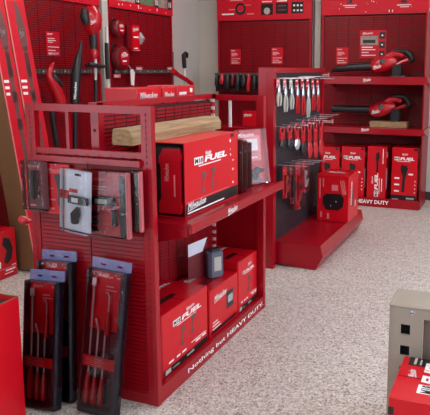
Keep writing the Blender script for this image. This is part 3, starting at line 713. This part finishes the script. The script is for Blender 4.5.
# ------------------------------------------------------------------ long pick sets leaning on the end sheet
def pick_set(label, base, top, L, W=.178, D=.046):
    b = Vector(base); tp = Vector(top); U = (tp-b).normalized(); X = Vector((1, 0, 0)); X = (X-U*X.dot(U)).normalized(); Y = U.cross(X)
    t = thing('pick_set_clamshell', label, 'tool set', b, group='long hook and pick sets')
    t.rotation_euler = Matrix((X, Y, U)).transposed().to_euler()
    H = L-.045
    tr = MB(); tr.box((-W/2+.004,-.004,.002), (W/2-.004,.0,H)); tr.box((-W/2+.003,-D+.006,.004), (-W/2+.012,-.004,H-.004)); tr.box((W/2-.026,-D+.006,.004), (W/2-.017,-.004,H-.004))
    tr.box((-W/2+.012,-D+.006,.004), (W/2-.026,-.004,.022)); tr.build('tray', 'tray', t)
    MB().box((-W/2+.014,-.010,H*.58), (W/2-.028,-.0055,H-.008)).build('card', 'card', t)
    G = Frame((-W/2+.014,-.010,H*.58), (1,0,0), (0,0,1)); cw = W-.042; ch = H*.42-.008
    q = MB(); script_logo(q, G, cw*.08, ch*.9, cw*.36, .013, .03); q.quad(G, cw*.45, ch*.68, cw*.8, ch*.70); q.quad(G, cw*.45, ch*.74, cw*.7, ch*.765); q.quad(G, cw*.78, ch*.9, cw*.95, ch*.93); q.build('lettering', 'fade', t)
    MB().cbox((-W/2,-D,0), (W/2,.003,H), .008).build('clear_shell', 'clear', t)
    # hang tab with two slots
    tb = MB(); y0_, y1_ = -.004, 0
    sl = [(-W*.28, -W*.14), (W*.14, W*.28)]
    tb.box((-W/2,y0_,H), (W/2,y1_,H+.014)); tb.box((-W/2,y0_,H+.022), (W/2,y1_,L))
    xs = [-W/2]+[v for s_ in sl for v in s_]+[W/2]
    for i in (0, 2, 4): tb.box((xs[i],y0_,H+.014), (xs[i+1],y1_,H+.022))
    tb.build('hang_tab', 'tab', t)
    # three long picks, one short
    def handle(x, z, s=1.0):
        return MB().tube([(x,-.022,z),(x,-.022,z+.008*s),(x,-.022,z+.04*s),(x,-.022,z+.08*s),(x,-.022,z+.112*s),(x,-.022,z+.125*s)], [.007*s,.0125*s,.0145*s,.0125*s,.008*s,.006*s], 10).build('handle', 'redplastic', t, smooth=True)
    x0 = -W/2+.034; dx = .036
    for k, (dz, top_z) in enumerate([(.0, H*.93), (-.01, H*.62), (-.012, H*.60)]):
        x = x0+k*dx; hd = handle(x, .032, 1.0+(.12 if k == 0 else 0))
        pts = [(x,-.022,.15),(x,-.022,top_z-.03)]
        if k == 0: pts += [(x,-.022,top_z)]
        elif k == 1: pts += [(x-.004,-.022,top_z-.01),(x-.014,-.022,top_z+.012),(x-.017,-.022,top_z+.022)]
        else: pts += [(x+.004,-.022,top_z-.012),(x+.016,-.022,top_z),(x+.012,-.022,top_z+.02)]
        MB().tube(pts, .004, 6).build('shaft', 'steel', hd, smooth=True)
        if k == 0: MB().box((x-.010,-.026,top_z-.03), (x+.010,-.018,top_z+.004)).build('scraper_head', 'steel', hd)
    x = x0+2*dx+.008; hd = handle(x, H*.55, .85)
    MB().tube([(x,-.022,H*.55+.1),(x,-.022,H*.82),(x-.010,-.022,H*.85),(x-.02,-.022,H*.845)], .003, 6).build('shaft', 'steel', hd, smooth=True)
    # red wrap band
    MB().box((-W/2+.012,-.036,H*.325), (W/2-.02,-.030,H*.40)).build('band', 'card', t)
    G = Frame((-W/2+.012,-.036,H*.325), (1,0,0), (0,0,1)); q = MB()
    for k in range(4): q.quad(G, .015, .008+.009*k, .105-.01*(k % 2), .0105+.009*k)
    q.build('lettering', 'fade', t)
    return t
pick_set('hook and pick set in clear plastic, front left against the gondola end', (-1.873, 2.025, .003), (-1.900, 2.120, .584), .60, W=.19)
pick_set('hook and pick set in clear plastic, standing behind the left one', (-1.855, 2.110, .003), (-1.883, 2.182, .665), .672, W=.19)
pick_set('hook and pick set in clear plastic, right one against the gondola end', (-1.612, 2.075, .003), (-1.585, 2.160, .658), .670, W=.20)

# ------------------------------------------------------------------ gondola 2 with black pegboard
PX = -1.65; Q0, Q1 = 4.20, 5.40
g2 = thing('pegboard_gondola', 'red framed gondola with a black pegboard behind the foreground unit', 'shelving', (PX, (Q0+Q1)/2, 0))
def g2b(mb, name, m='red', **k): return mb.build(name, m, g2, world=True, **k)
g2b(MB().box((at(258.5, 68, 1, Q0-.03).x, Q0-.03, 0), (PX-.031, Q0-.005, 1.454)), 'end_panel', 'red')
g2b(MB().box((PX-.03, Q0-.028, 0), (PX+.02, Q0+.025, 1.454)), 'post')
g2b(MB().box((PX-.03, Q1-.025, 0), (PX+.02, Q1+.028, 1.454)), 'post')
g2b(MB().box((at(258.5, 68, 1, Q0-.03).x, Q0-.03, 1.455), (PX+.022, Q1+.03, 1.492)), 'top_rail')
g2b(MB().box((PX-.02, Q0+.025, .18), (PX, Q1-.025, 1.455)), 'pegboard', 'board')
hs = MB(); Fp = Frame((PX, Q0+.04, .22), (0,1,0), (0,0,1))
for i in range(44):
    for j in range(48): u, v = i*.0254+.01, j*.0254+.01; hs.add([Fp.p(u-.005,v,.0006),Fp.p(u,v-.005,.0006),Fp.p(u+.005,v,.0006),Fp.p(u,v+.005,.0006)], [(0,1,2,3)])
stuff(g2b(hs, 'peg_holes', 'hole'))
dk = [(PX, .02), (-1.325, 0), (-1.270, .105), (-1.290, .19), (PX, .19)]
DY0 = 4.262
g2b(MB().prism(dk, -1.31, Frame((0, DY0, 0), (1,0,0), (0,0,1))), 'base_deck')
g2b(MB().prism([(-2.0, .0), (PX-.001, .0), (PX-.001, .19), (-2.0, .19)], -1.31, Frame((0, DY0, 0), (1,0,0), (0,0,1))), 'rear_deck')
# carton on the deck
t, F = carton('tool_carton', 'red carton showing a black tool, alone on the deck under the pegboard', (-1.415, 5.19, .191), 0, (.28, .34, .405))
f = F['-y']
g = MB(); g.add([f.p(u, v, .001) for u, v in [(.05,.15),(.08,.10),(.19,.10),(.23,.13),(.24,.21),(.21,.245),(.08,.24),(.05,.21)]], [tuple(range(8))]); g.build('tool_print', 'black', t)
q = MB(); q.quad(f, .13, .27, .185, .32); q.quad(f, .02, .2, .03, .37); q.quad(f, .05, .3, .06, .37); q.quad(f, .03, .03, .045, .08); q.quad(f, .09, .02, .11, .07)
for k in range(3): q.add([f.p(.2+.015*k,.36,.001),f.p(.208+.015*k,.36,.001),f.p(.235+.012*k,.24,.001),f.p(.227+.012*k,.24,.001)], [(0,1,2,3)])
q.build('lettering', 'fade', t)
q = MB(); q.quad(f, .12, .13, .125, .145, .0016); q.quad(f, .165, .17, .175, .18, .0016); q.build('lettering', 'strip', t)
q = MB(); script_logo(q, F['top'], .05, .12, .16, .06, .0); text(q, F['+x'], 'Milwaukee', .06, .14, .2, .05, vertical=True); q.quad(F['+x'], .22, .1, .24, .16); q.build('lettering', 'white', t)
MB().quad(F['+x'], .1, .12, .16, .26).build('picture', 'carddark', t)

# hanging rows
PEG = {}
def on_peg(px, py, x=-1.60):
    a = at(px, py, 0, x); y = PEG.get(px, a.y); return Vector((x, max(y, Q0+.03), a.z))
for k, p_ in enumerate((275, 282.5, 290, 296.5, 302, 307, 312.5, 317.5)): PEG[p_] = 4.232+k*.136
for k, p_ in enumerate((276, 283.5, 291, 298, 304.5, 311)): PEG[p_] = 4.24+k*.160
for k, p_ in enumerate((281, 291.5, 298.5, 306)): PEG[p_] = 4.31+k*.15
PEG[317.4] = 5.2
def plier_pack(px, ptop, pbot, label, card, hand, steel='steel', name='plier_pack', x=-1.615):
    a = on_peg(px, ptop, x); h = a.z-on_peg(px, pbot, x).z
    t = thing(name, label, 'pliers', (a.x, a.y, a.z-h), group='plier packs in the top pegboard row')
    MB().prism([(-.034,h*.68),(.034,h*.68),(.034,h),(-.034,h)], .002, Frame((-.004,0,0), (0,1,0), (0,0,1))).build('card', card, t)
    G = Frame((-.002,-.034,h*.68), (0,1,0), (0,0,1)); q = MB(); q.quad(G, .008, h*.22, .05, h*.26); q.quad(G, .008, h*.08, .035, h*.12); q.build('lettering', 'white', t)
    MB().tube([(.006,0,h*.50),(.006,0,h*.62),(.006,.002,h*.74),(.006,.004,h*.84)], [.018,.022,.014,.006], 8, flat=((1,0,0), .5)).build('jaw', steel, t, smooth=True)
    for s_ in (-1, 1):
        MB().tube([(.006,s_*.008,h*.54),(.006,s_*.026,h*.38),(.006,s_*.030,h*.2),(.006,s_*.022,h*.02)], [.008,.011,.011,.007], 8).build('handle', hand, t, smooth=True)
    MB().tube([(-.034,0,h+.004),(.14,0,h+.004),(.15,0,h+.012)], .003, 6).build('peg_hook', 'steel', t)
rows = [(275, 79, 107, 'fade', 'strip', 'grey handled plier pack, leftmost in the top pegboard row'), (282.5, 79, 113, 'fade', 'strip', 'grey handled plier pack, second in the top pegboard row'),
        (290, 79, 110, 'strip', 'strip', 'pale card plier pack, third in the top pegboard row'), (296.5, 78, 114, 'header', 'redplastic', 'red handled plier pack just right of the pale ones in the top row'),
        (302, 77, 116, 'header', 'redplastic', 'red handled plier pack in the middle of the top row with a long nose'), (307, 77, 118, 'header', 'strip', 'white handled plier pack hanging lowest in the top row'),
        (312.5, 79, 111, 'card', 'redplastic', 'red handled plier pack, second from the far end of the top row'), (317.5, 79, 112, 'card', 'redplastic', 'red handled plier pack at the far end of the top row')]
for px, a_, b_, c_, h_, l_ in rows: plier_pack(px, a_, b_, l_, c_, h_)
def snips(px, ptop, pbot, label, body, x=-1.595, wide=1.0):
    a = on_peg(px, ptop, x); h = a.z-on_peg(px, pbot, x).z
    t = thing('snips', label, 'snips', (a.x, a.y, a.z-h), group='red snips and cutters in the second pegboard row')
    lp = [(.006, 0.044*wide*math.sin(k/10*2*math.pi), h*.80+h*.17*math.cos(k/10*2*math.pi)) for k in range(11)]
    MB().tube(lp, .0085, 6).build('loop_handle', 'redplastic', t, smooth=True)
    MB().tube([(.006,-.024*wide,h*.72),(.006,-.028,h*.5),(.006,-.01,h*.32)], [.011,.014,.012], 8).build('handle', 'redplastic', t, smooth=True)
    MB().tube([(.006,.026*wide,h*.72),(.006,.028,h*.5),(.006,.012,h*.32)], [.011,.014,.012], 8).build('handle', 'redplastic', t, smooth=True)
    MB().tube([(.010,0,h*.40),(.010,.006,h*.2),(.010,.014,h*.02)], [.036,.052,.026], 8, flat=((1,0,0), .5)).build('blade', body, t, smooth=True)
    MB().prism([(-.03,h*.45),(.03,h*.45),(.03,h*.75),(-.03,h*.75)], .002, Frame((-.004,0,0), (0,1,0), (0,0,1))).build('card', 'card', t)
    G = Frame((-.0015,-.03,h*.45), (0,1,0), (0,0,1)); q = MB(); q.quad(G, .01, h*.12, .05, h*.15); q.build('lettering', 'white', t)
    MB().tube([(-.05,0,h+.0),(.15,0,h+.0),(.16,0,h+.008)], .003, 6).build('peg_hook', 'steel', t)
for px, a_, b_, m_, l_ in [(276, 128, 150, 'plastic', 'small red looped snips, leftmost in the second pegboard row'), (283.5, 126, 150, 'plastic', 'small red looped snips, second in the second pegboard row'), (291, 124, 151, 'steel', 'red looped snips with pale blades, third in the second row'),
                       (298, 121, 158, 'plastic', 'red looped cutter with dark blades, in the middle of the second row'), (304.5, 119, 160, 'redplastic', 'long red cutter right of the middle in the second row'), (311, 117, 160, 'redplastic', 'large looped red cutter, second from the far end of the second row'),
                       (317.4, 115, 157, 'redplastic', 'large looped red cutter at the far end of the second row')]:
    snips(px, a_, b_, l_, m_, wide=1.0)
def low_pack(px, ptop, pbot, w, label, m, extra):
    x = -1.59; a = on_peg(px, ptop, x); h = a.z-on_peg(px, pbot, x).z
    t = thing('cutter_pack', label, 'package', (a.x, a.y, a.z-h), group='clear packs in the third pegboard row')
    MB().prism([(-w/2,0),(w/2,0),(w/2,h),(-w/2,h)], .003, Frame((-.004,0,0), (0,1,0), (0,0,1))).build('card', m, t)
    MB().cbox((-.004,-w/2-.004,-.003), (.035,w/2+.004,h+.003), .004).build('clear_shell', 'clear', t)
    G = Frame((-.001,-w/2,0), (0,1,0), (0,0,1)); q = MB(); q.quad(G, w*.1, h*.85, w*.6, h*.89); q.quad(G, w*.1, h*.75, w*.5, h*.78); q.quad(G, w*.12, h*.1, w*.2, h*.7); q.build('lettering', 'fade', t)
    MB().tube([(.014,-.0,h*.15),(.014,.01,h*.4),(.014,-.005,h*.7)], [.014,.024,.014], 8).build('tool', extra, t, smooth=True)
    MB().quad(Frame((.0355,-w*.2,h*.4), (0,1,0), (0,0,1)), 0, 0, w*.45, h*.14).build('label_print', 'black', t)
    MB().tube([(-.055,0,h+.008),(.17,0,h+.008),(.18,0,h+.016)], .003, 6).build('peg_hook', 'steel', t)
low_pack(281, 168, 199, .09, 'narrow red pack, left in the lowest pegboard row', 'card', 'redplastic')
low_pack(291.5, 164, 203, .08, 'dark red pack, second in the lowest pegboard row', 'carddark', 'plastic')
low_pack(298.5, 162, 207, .12, 'widest clear pack with a black label in the lowest pegboard row', 'card', 'redplastic')
low_pack(306, 160, 190, .08, 'short clear pack at the far end of the lowest pegboard row', 'card', 'steel')
# long empty scanning hooks at the far end of the board
for k, (p0, p1) in enumerate([((314, 74.5), (329, 76.5)), ((316, 120.5), (333, 121.5))]):
    a = at(*p0, 1, 5.37)
    z = a.z
    t = thing('display_hook', ['upper long empty display hook reaching out from the far edge of the pegboard', 'lower long empty display hook reaching out from the far edge of the pegboard'][k], 'hook', (PX+.02, 5.37, z), group='long display hooks')
    e = at(*p1, 1, 5.37)
    MB().tube([(0,0,0),(e.x-PX-.02,0,0)], .004, 6).tube([(0,0,-.012),(e.x-PX-.02,0,-.012)], .003, 6).build('wire', 'rod', t)
    MB().box((e.x-PX-.03,-.012,-.02), (e.x-PX-.022,.012,.016)).build('price_plate', 'fade', t)

# ------------------------------------------------------------------ right bay contents
def blower(px, pz_ref, zbase, label, lift=False):
    o = at(px, pz_ref, 1, 6.80); S = 1.0
    t = thing('leaf_blower', label, 'leaf blower', (o.x, 6.80, zbase))
    def X(p): return (p-px)*.01125
    def Z(p): return (pz_ref-p)*.01125
    base = pz_ref
    if not lift:
        MB().tube([(X(331),0,Z(71.5)),(X(336),0,Z(69.8)),(X(352),0,Z(68)),(X(374),0,Z(67))], [.012,.034,.042,.046], 14).build('nozzle', 'plastic', t, smooth=True)
        z = 0
    else:
        MB().tube([(X(333),0,Z(66)),(X(345),0,Z(66)),(X(375),0,Z(66))], [.042,.042,.045], 14).build('nozzle', 'plastic', t, smooth=True)
    MB().tube([(X(371),0,Z(66.5)),(X(375),0,Z(66.5)),(X(381),0,Z(65)),(X(388),0,Z(63)),(X(393),0,Z(62)),(X(396),0,Z(62))], [.05,.075,.088,.08,.055,.03], 16, flat=((0,1,0), .85)).build('motor_housing', 'redplastic', t, smooth=True)
    MB().tube([(X(384),0,Z(60)),(X(391),0,Z(55.5)),(X(396),0,Z(55)),(X(402),0,Z(57))], [.04,.04,.032,.03], 10).build('upper_housing', 'redplastic', t, smooth=True)
    tip = 410.5 if not lift else 409
    MB().tube([(X(389),0,Z(54.5)),(X(397),0,Z(52)),(X(405),0,Z(53)),(X(tip-1),0,Z(57)),(X(tip),0,Z(60)),(X(tip-3),0,Z(63))], [.016,.026,.030,.034,.036,.02], 10).build('handle', 'plastic', t, smooth=True)
    MB().tube([(X(393),0,Z(67)),(X(400),0,Z(63)),(X(407),0,Z(60.5))], [.022,.02,.022], 8).build('handle_arm', 'redplastic', t, smooth=True)
    MB().cbox((X(391.5),-.04,Z(pz_ref if not lift else pz_ref)+.012), (X(401.5),.04,Z(65)), .012).build('battery', 'plastic', t)
    if not lift: MB().tube([(X(398),0,.0),(X(398),0,.014)], [.11,.10], 16, flat=((0,1,0), .6)).build('foot', 'plastic', t)
    else: MB().tube([(X(397),0,.0),(X(397),0,.014)], [.06,.05], 12).build('foot', 'plastic', t)
    G = Frame((X(374.5),-.078,Z(71)), (1,0,0), (0,0,1)); q = MB(); script_logo(q, G, 0, .02, .09, .035, .2); q.build('lettering', 'white', t)
    MB().tube([(X(383),-.07,Z(62)),(X(384),-.085,Z(62))], [.03,.026], 10).build('intake_grille', 'plastic', t)
    return t
blower(385, 76.6, up_z+.001, 'red and black leaf blower on the upper shelf, pointing left')
a = at(369.5, 131, 1, 6.72); b = at(406.5, 131, 1, 6.72)
t = thing('wooden_block', 'raw wooden board under the lower leaf blower', 'timber', ((a.x+b.x)/2, 6.80, lo_z+.001))
MB().cbox((-(b.x-a.x)/2, -.09, 0), ((b.x-a.x)/2, .09, .062), .004).build('board', 'wood', t)
tb = blower(386, 76.6, lo_z+.064, 'red and black leaf blower on a wooden board on the lower shelf', True)

def fuel_box(px0, px1, ptop, pbot, label, vert=False, foot=False, drv=True):
    y = 6.60; a = at(px0, pbot, 1, y); b = at(px1, ptop, 1, y); w = b.x-a.x; h = b.z-.076
    t, F = carton('tool_carton', label, (a.x+w/2, y+.17, .076), 0, (w-.006, .34, h), 'card', 'red cartons standing in the right bay')
    f = F['-y']; w -= .006
    if not vert:
        q = MB(); script_logo(q, f, w*.4, h*.865, w*.22, h*.035, .03); q.build('lettering', 'white', t)
        fuel_logo(t, f, w*.10, h*.765, w*.78)
        g = MB(); g.add([f.p(w*a_, h*b_, .001) for a_, b_ in [(.42,.18),(.52,.18),(.54,.42),(.64,.62),(.58,.68),(.48,.66),(.46,.7),(.36,.66),(.36,.58),(.44,.48)]], [tuple(range(10))]); g.build('tool_print', 'black', t)
        q = MB()
        for k in range(3): q.quad(f, w*.12, h*(.42-.12*k), w*.32, h*(.45-.12*k))
        q.quad(f, w*.66, h*.5, w*.84, h*.53); q.quad(f, w*.3, h*.08, w*.7, h*.09)
        for k in range(4): q.quad(f, w*.90, h*(.38-.07*k), w*.94, h*(.40-.07*k))
        q.build('lettering', 'white', t)
        MB().quad(f, w*.85, h*.95, w*.98, h*.99).build('picture', 'black', t)
    else:
        fuel_logo(t, f, w*.62, h*.06, h*.44, vertical=True)
        g = MB(); g.add([f.p(w*a_, h*b_, .001) for a_, b_ in [(.5,.52),(.6,.52),(.6,.72),(.68,.82),(.62,.90),(.48,.88),(.46,.8),(.5,.7)]], [tuple(range(8))]); g.build('tool_print', 'black', t)
        q = MB(); q.quad(f, w*.82, h*.68, w*.86, h*.96); q.quad(f, w*.78, h*.16, w*.82, h*.4); script_logo(q, Frame(f.p(w*.28, h*.3), f.U, -f.R), 0, -w*.05, h*.14, w*.08, 0); q.build('lettering', 'white', t)
    q = MB(); q.quad(F['+x'], .03, h*.8, .1, h*.9); q.quad(F['+x'], .03, h*.2, .08, h*.6); q.build('lettering', 'white', t)
    return t, F, w, h
fuel_box(315.5, 339.5, 147.5, 201, 'red carton with a tool picture, leftmost on the right bay deck')
fuel_box(340.3, 364.8, 147.5, 202, 'red carton with a tool picture, second from the left on the right bay deck')
fuel_box(365.8, 386.8, 147, 203, 'narrow red carton with lettering running up it on the right bay deck', vert=True)
t, F, w, h = fuel_box(390, 418.6, 148.5, 206, 'widest red carton with a black foot band at the right end of the deck')
MB().quad(F['-y'], 0, 0, w, h*.12, .0016).build('foot_band', 'black', t)
q = MB(); q.quad(F['-y'], w*.05, h*.03, w*.3, h*.05, .002); q.quad(F['-y'], w*.6, h*.05, w*.9, h*.08, .002); q.build('lettering', 'strip', t)

# ------------------------------------------------------------------ tall cartons leaning on the left wall
def leaning_carton(y, w, label, xoff=0):
    t = thing('tall_carton', label, 'box', (-3.195+xoff, y, .002), (0, R(-8.6), 0), 'tall cartons leaning on the left wall')
    L = 2.12; th = .17
    MB().cbox((-th, .0, .026), (0, w-.004, L), .004).build('carton', 'kraft', t)
    F = Frame((.0005, 0, .026), (0,1,0), (0,0,1)); H = L-.026
    MB().quad(F, .0, 0, w-.004, H, .0006).build('printed_face', 'header', t)
    m = MB(); c = w*.62
    def P(pts): m.add([F.p(c+a_, b_, .0014) for a_, b_ in pts], [tuple(range(len(pts)))])
    P([(-.018,.15),(.02,.15),(.02,1.62),(-.018,1.62)]); P([(-.03,1.22),(.03,1.22),(.03,1.30),(-.03,1.30)]); P([(-.022,1.02),(.03,1.02),(.026,1.10),(-.022,1.10)])
    P([(-.028,1.40),(.028,1.40),(.02,1.58),(-.02,1.58)]); P([(-.036,1.60),(.026,1.60),(.04,1.74),(.01,1.90),(-.03,1.98),(-.045,1.80)]); m.build('tool_print', 'grey', t)
    q = MB(); script_logo(q, F, c-.03, 1.70, .05, .05, .2)
    for k in range(3): q.quad(F, w*.12, 1.36-.045*k, w*(.42-.03*k), 1.38-.045*k, .0018)
    q.build('lettering', 'white', t)
    MB().quad(F, .0, 0, .012, H, .0018).build('edge_line', 'fade', t)
    return t
leaning_carton(3.45, .155, 'tall red carton with kraft side, leaning nearest the camera')
leaning_carton(3.61, .195, 'tall red carton leaning just beyond the kraft sided one')

# low red carton at the left edge with a black case on it
t, F = carton('tool_carton', 'low red carton on the floor at the left edge below a black case', (-3.51, 3.16, .001), 0, (.38, .48, .345))
f = F['+x']
g = MB(); g.add([f.p(u, v, .001) for u, v in [(.36,.12),(.39,.10),(.43,.13),(.45,.2),(.42,.28),(.37,.3),(.35,.25),(.39,.2)]], [tuple(range(8))]); g.build('tool_print', 'black', t)
q = MB(); q.quad(f, .22, .085, .33, .13); q.quad(f, .37, .05, .46, .06); q.quad(f, .36, .03, .44, .036); text(q, f, 'M18', .05, .2, .16, .08); q.quad(f, .43, .08, .47, .086); q.quad(f, .24, .30, .3, .32); q.build('lettering', 'white', t)
MB().quad(f, .0, .068, .48, .073).build('edge_line', 'fade', t)
t = thing('black_case', 'black plastic case with a pale latch on top of the low red carton', 'case', (-3.52, 3.19, .347))
MB().cbox((-.17,-.09,0), (.15,.09,.22), .03).build('case_body', 'plastic', t)
MB().cbox((.09,-.105,.02), (.13,-.088,.10), .005).build('latch', 'strip', t)
MB().tube([(-.1,0,.215),(-.1,0,.26),(.08,0,.26),(.08,0,.215)], .012, 8).build('carry_handle', 'plastic', t, smooth=True)

# ------------------------------------------------------------------ pole tools standing in front of the left wall
def wp(px, py, x): return at(px, py, 0, x)
XT = -3.50
def pole_tool(name, label, pxb, build):
    b = wp(pxb, 146, XT)
    t = thing(name, label, 'pole tool', (XT, b.y, .141))
    build(t, lambda px, py, dx=0: wp(px, py, XT+dx)-Vector((XT, b.y, .141)))
    return t
def red_saw(t, P):
    MB().tube([(.02,.02,0), P(57,146), P(50.5,106)], [.022,.022,.022], 10).build('shaft', 'plastic', t, smooth=True)
    MB().tube([P(62,112), P(60,100), P(56,90), P(51,82), P(48.5,75), P(51,67), P(53.5,63)], [.04,.05,.048,.036,.028,.02,.01], 12).build('motor_housing', 'redplastic', t, smooth=True)
    MB().tube([P(60,86), P(55.5,80), P(53,74)], [.03,.035,.02], 8).build('trigger_grip', 'plastic', t, smooth=True)
pole_tool('pole_saw', 'red curved power head on a black shaft before the left bay', 57, red_saw)
def black_tool(t, P):
    MB().tube([(0,0,0), P(75,146), P(75,106)], [.018,.018,.02], 10).build('shaft', 'plastic', t, smooth=True)
    MB().tube([P(74.5,104), P(75,90), P(76,75), P(78,60), P(80,52), P(81.5,41)], [.036,.042,.042,.036,.02,.01], 12).build('bar_cover', 'plastic', t, smooth=True)
    a = P(74.2,99,.06); G = Frame(a, (0,1,.0), (0,.12,1)); q = MB(); text(q, G, 'Milwaukee', -.01, 0, .14, .035, vertical=True); q.build('lettering', 'white', t)
pole_tool('pole_attachment', 'black tapered pole attachment standing between the red saw and the trimmer', 75, black_tool)
def trimmer(t, P):
    MB().tube([(0,0,0), P(95.8,104), P(95.4,56)], [.013,.013,.013], 10).build('shaft', 'rod', t, smooth=True)
    MB().tube([P(95.6,110), P(95.7,80)], [.018,.018], 10).build('foam_grip', 'plastic', t, smooth=True)
    MB().tube([P(94,59), P(94,54), P(93.5,48)], [.028,.04,.03], 10).build('lower_collar', 'redplastic', t, smooth=True)
    MB().tube([P(93.5,49), P(93.2,40), P(93,31)], [.032,.036,.034], 10).build('upper_collar', 'plastic', t, smooth=True)
    MB().tube([P(93,35), P(92.5,29), P(92,20), P(91.5,12), P(91,6)], [.03,.074,.086,.074,.035], 14).build('motor_housing', 'redplastic', t, smooth=True)
    MB().tube([P(86,24), P(84,16), P(84.5,9)], [.03,.038,.025], 10).build('battery', 'plastic', t, smooth=True)
    MB().tube([P(85,65.5), P(90,64.5,.04), P(96,65.5,.06), P(101,66.5,.04), P(105.5,66)], [.012,.022,.02,.022,.012], 8).build('cross_handle', 'plastic', t, smooth=True)
    a = P(90.5,24,.09); q = MB(); script_logo(q, Frame(a, (0,1,0), (0,0,1)), 0, 0, .07, .03, .3); q.build('lettering', 'white', t)
pole_tool('string_trimmer', 'red and black string trimmer hanging upright beside the grey post', 95.8, trimmer)
def stick(t, P):
    MB().tube([(0,0,0), P(108.8,103), P(108,78)], [.012,.012,.012], 8).build('shaft', 'rod', t, smooth=True)
    MB().tube([P(108,79), P(107,60), P(106.6,43)], [.02,.02,.018], 8).build('sleeve', 'plastic', t, smooth=True)
    MB().tube([P(106.6,44), P(106.4,27)], [.014,.014], 8).build('upper_shaft', 'rod', t, smooth=True)
pole_tool('extension_pole', 'thin white and black extension pole just right of the grey post', 108.8, stick)
def hook_pole(t, P):
    MB().tube([(0,0,0), P(185.5,84), P(184.5,66)], [.012,.012,.012], 8).build('shaft', 'rod', t, smooth=True)
    MB().tube([P(184.6,68), P(184,60), P(183.5,54.5)], [.024,.026,.022], 8).build('grip', 'plastic', t, smooth=True)
    MB().tube([P(183.5,55), P(185.5,53), P(187.2,54), P(187,58)], [.02,.02,.018,.014], 8).build('hook_head', 'plastic', t, smooth=True)
pole_tool('measuring_pole', 'white pole with a black hooked grip near the corner', 185.5, hook_pole)
def red_arm(t, P):
    MB().tube([(0,0,0), P(173.2,84), P(173,52)], [.01,.01,.009], 6).build('shaft', 'grey', t, smooth=True)
    MB().tube([P(173,71,.06), P(178,75,.06), P(186,79.5,.06), P(192,84,.06)], [.03,.026,.025,.025], 8).build('swing_arm', 'redplastic', t, smooth=True)
pole_tool('boom_stand', 'slim grey stand with a slanting red arm at the end of the left wall display', 173.2, red_arm)

# ------------------------------------------------------------------ front corners
t = thing('open_carton', 'tall open red carton with dark contents in the bottom left corner', 'box', (-2.08, 1.70, .0))
w, d, h = .40, .44, .545
s = MB(); s.box((w/2-.005,-d/2,0), (w/2,d/2,h)).box((-w/2,-d/2,0), (-w/2+.005,d/2,h)).box((-w/2+.005,-d/2,0), (w/2-.005,-d/2+.005,h)).box((-w/2+.005,d/2-.005,0), (w/2-.005,d/2,h)).box((-w/2+.005,-d/2+.005,0), (w/2-.005,d/2-.005,.005))
s.build('carton', 'card', t)
MB().box((-w/2+.01,-d/2+.01,.006), (w/2-.01,d/2-.01,h-.02)).build('contents', 'plastic', t)
MB().box((-w/2,d/2-.006,h), (w/2,d/2,h+.002)).box((w/2-.006,-d/2,h), (w/2,d/2-.006,h+.002)).build('raw_edge', 'kraft', t)
F = Frame((w/2,-d/2,0), (0,1,0), (0,0,1)); q = MB(); text(q, F, 'FUEL', .0, .07, .26, .09, bold=.04); script_logo(q, F, .02, .42, .14, .03, .05); q.build('lettering', 'white', t)

t = thing('metal_cabinet', 'beige metal cabinet with square holes and a screw at the right edge', 'cabinet', (-.10, 2.63, 0))
# local x from -.327; front at y=-.24
X0, X1, Y0, Y1, H = -.327, .33, -.24, -.05, .55
c = MB()
hx0, hx1 = X0+.045, X0+.085
holes = []
for z in (.357, .447): holes.append((z-.022, z+.022))
for z in (.087, .177, .267): holes.append((z-.022, z+.022))
holes.sort(); zc = 0
for a_, b_ in holes: c.box((hx0,Y0,zc), (hx1,Y0+.012,a_)); zc = b_
c.box((hx0,Y0,zc), (hx1,Y0+.012,H-.05)); c.box((X0+.012,Y0,0), (hx0,Y0+.012,H-.05)); c.box((hx1,Y0,0), (X0+.135,Y0+.012,H-.05))
c.build('front_post', 'beige', t)
MB().box((hx0-.002,Y0+.03,.02), (hx1+.002,Y0+.034,H-.06)).build('hole_backing', 'hole', t)
MB().box((X0+.012,Y0,H-.05), (X1,Y0+.012,H-.012)).build('front_rail', 'beige', t)
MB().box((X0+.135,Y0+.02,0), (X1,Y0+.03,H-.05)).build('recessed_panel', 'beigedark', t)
MB().box((X0,Y0+.004,0), (X0+.012,Y1,H-.012)).box((X1-.012,Y0+.012,0), (X1,Y1,H-.05)).build('side_panel', 'beige', t)
MB().cbox((X0-.002,Y0-.004,H-.012), (X1,Y1,H), .008).build('top', 'beige', t)
MB().tube([(X0+.092,Y0,H-.028),(X0+.092,Y0-.004,H-.028)], [.011,.009], 16).build('screw', 'steel', t)
MB().box((X0+.084,Y0-.0046,H-.0295), (X0+.100,Y0-.0038,H-.0265)).build('screw_slot', 'hole', t)

t, F = carton('tool_carton', 'glossy red carton in front of the beige cabinet in the bottom right corner', (-.205, 2.19, .001), 0, (.30, .335, .35))
f = F['topx']
fuel_logo(t, f, .06, .135, .26, ratio=.30)
q = MB(); script_logo(q, f, .17, .235, .06, .025, .1); q.build('lettering', 'white', t)
MB().quad(f, .265, .20, .335, .275).build('picture', 'black', t)
q = MB(); q.quad(f, .275, .245, .33, .255, .0014); q.quad(f, .275, .225, .32, .232, .0014); q.build('lettering', 'strip', t)
MB().quad(F['-y'], .0, .285, .02, .315).build('handle_slot', 'black', t)
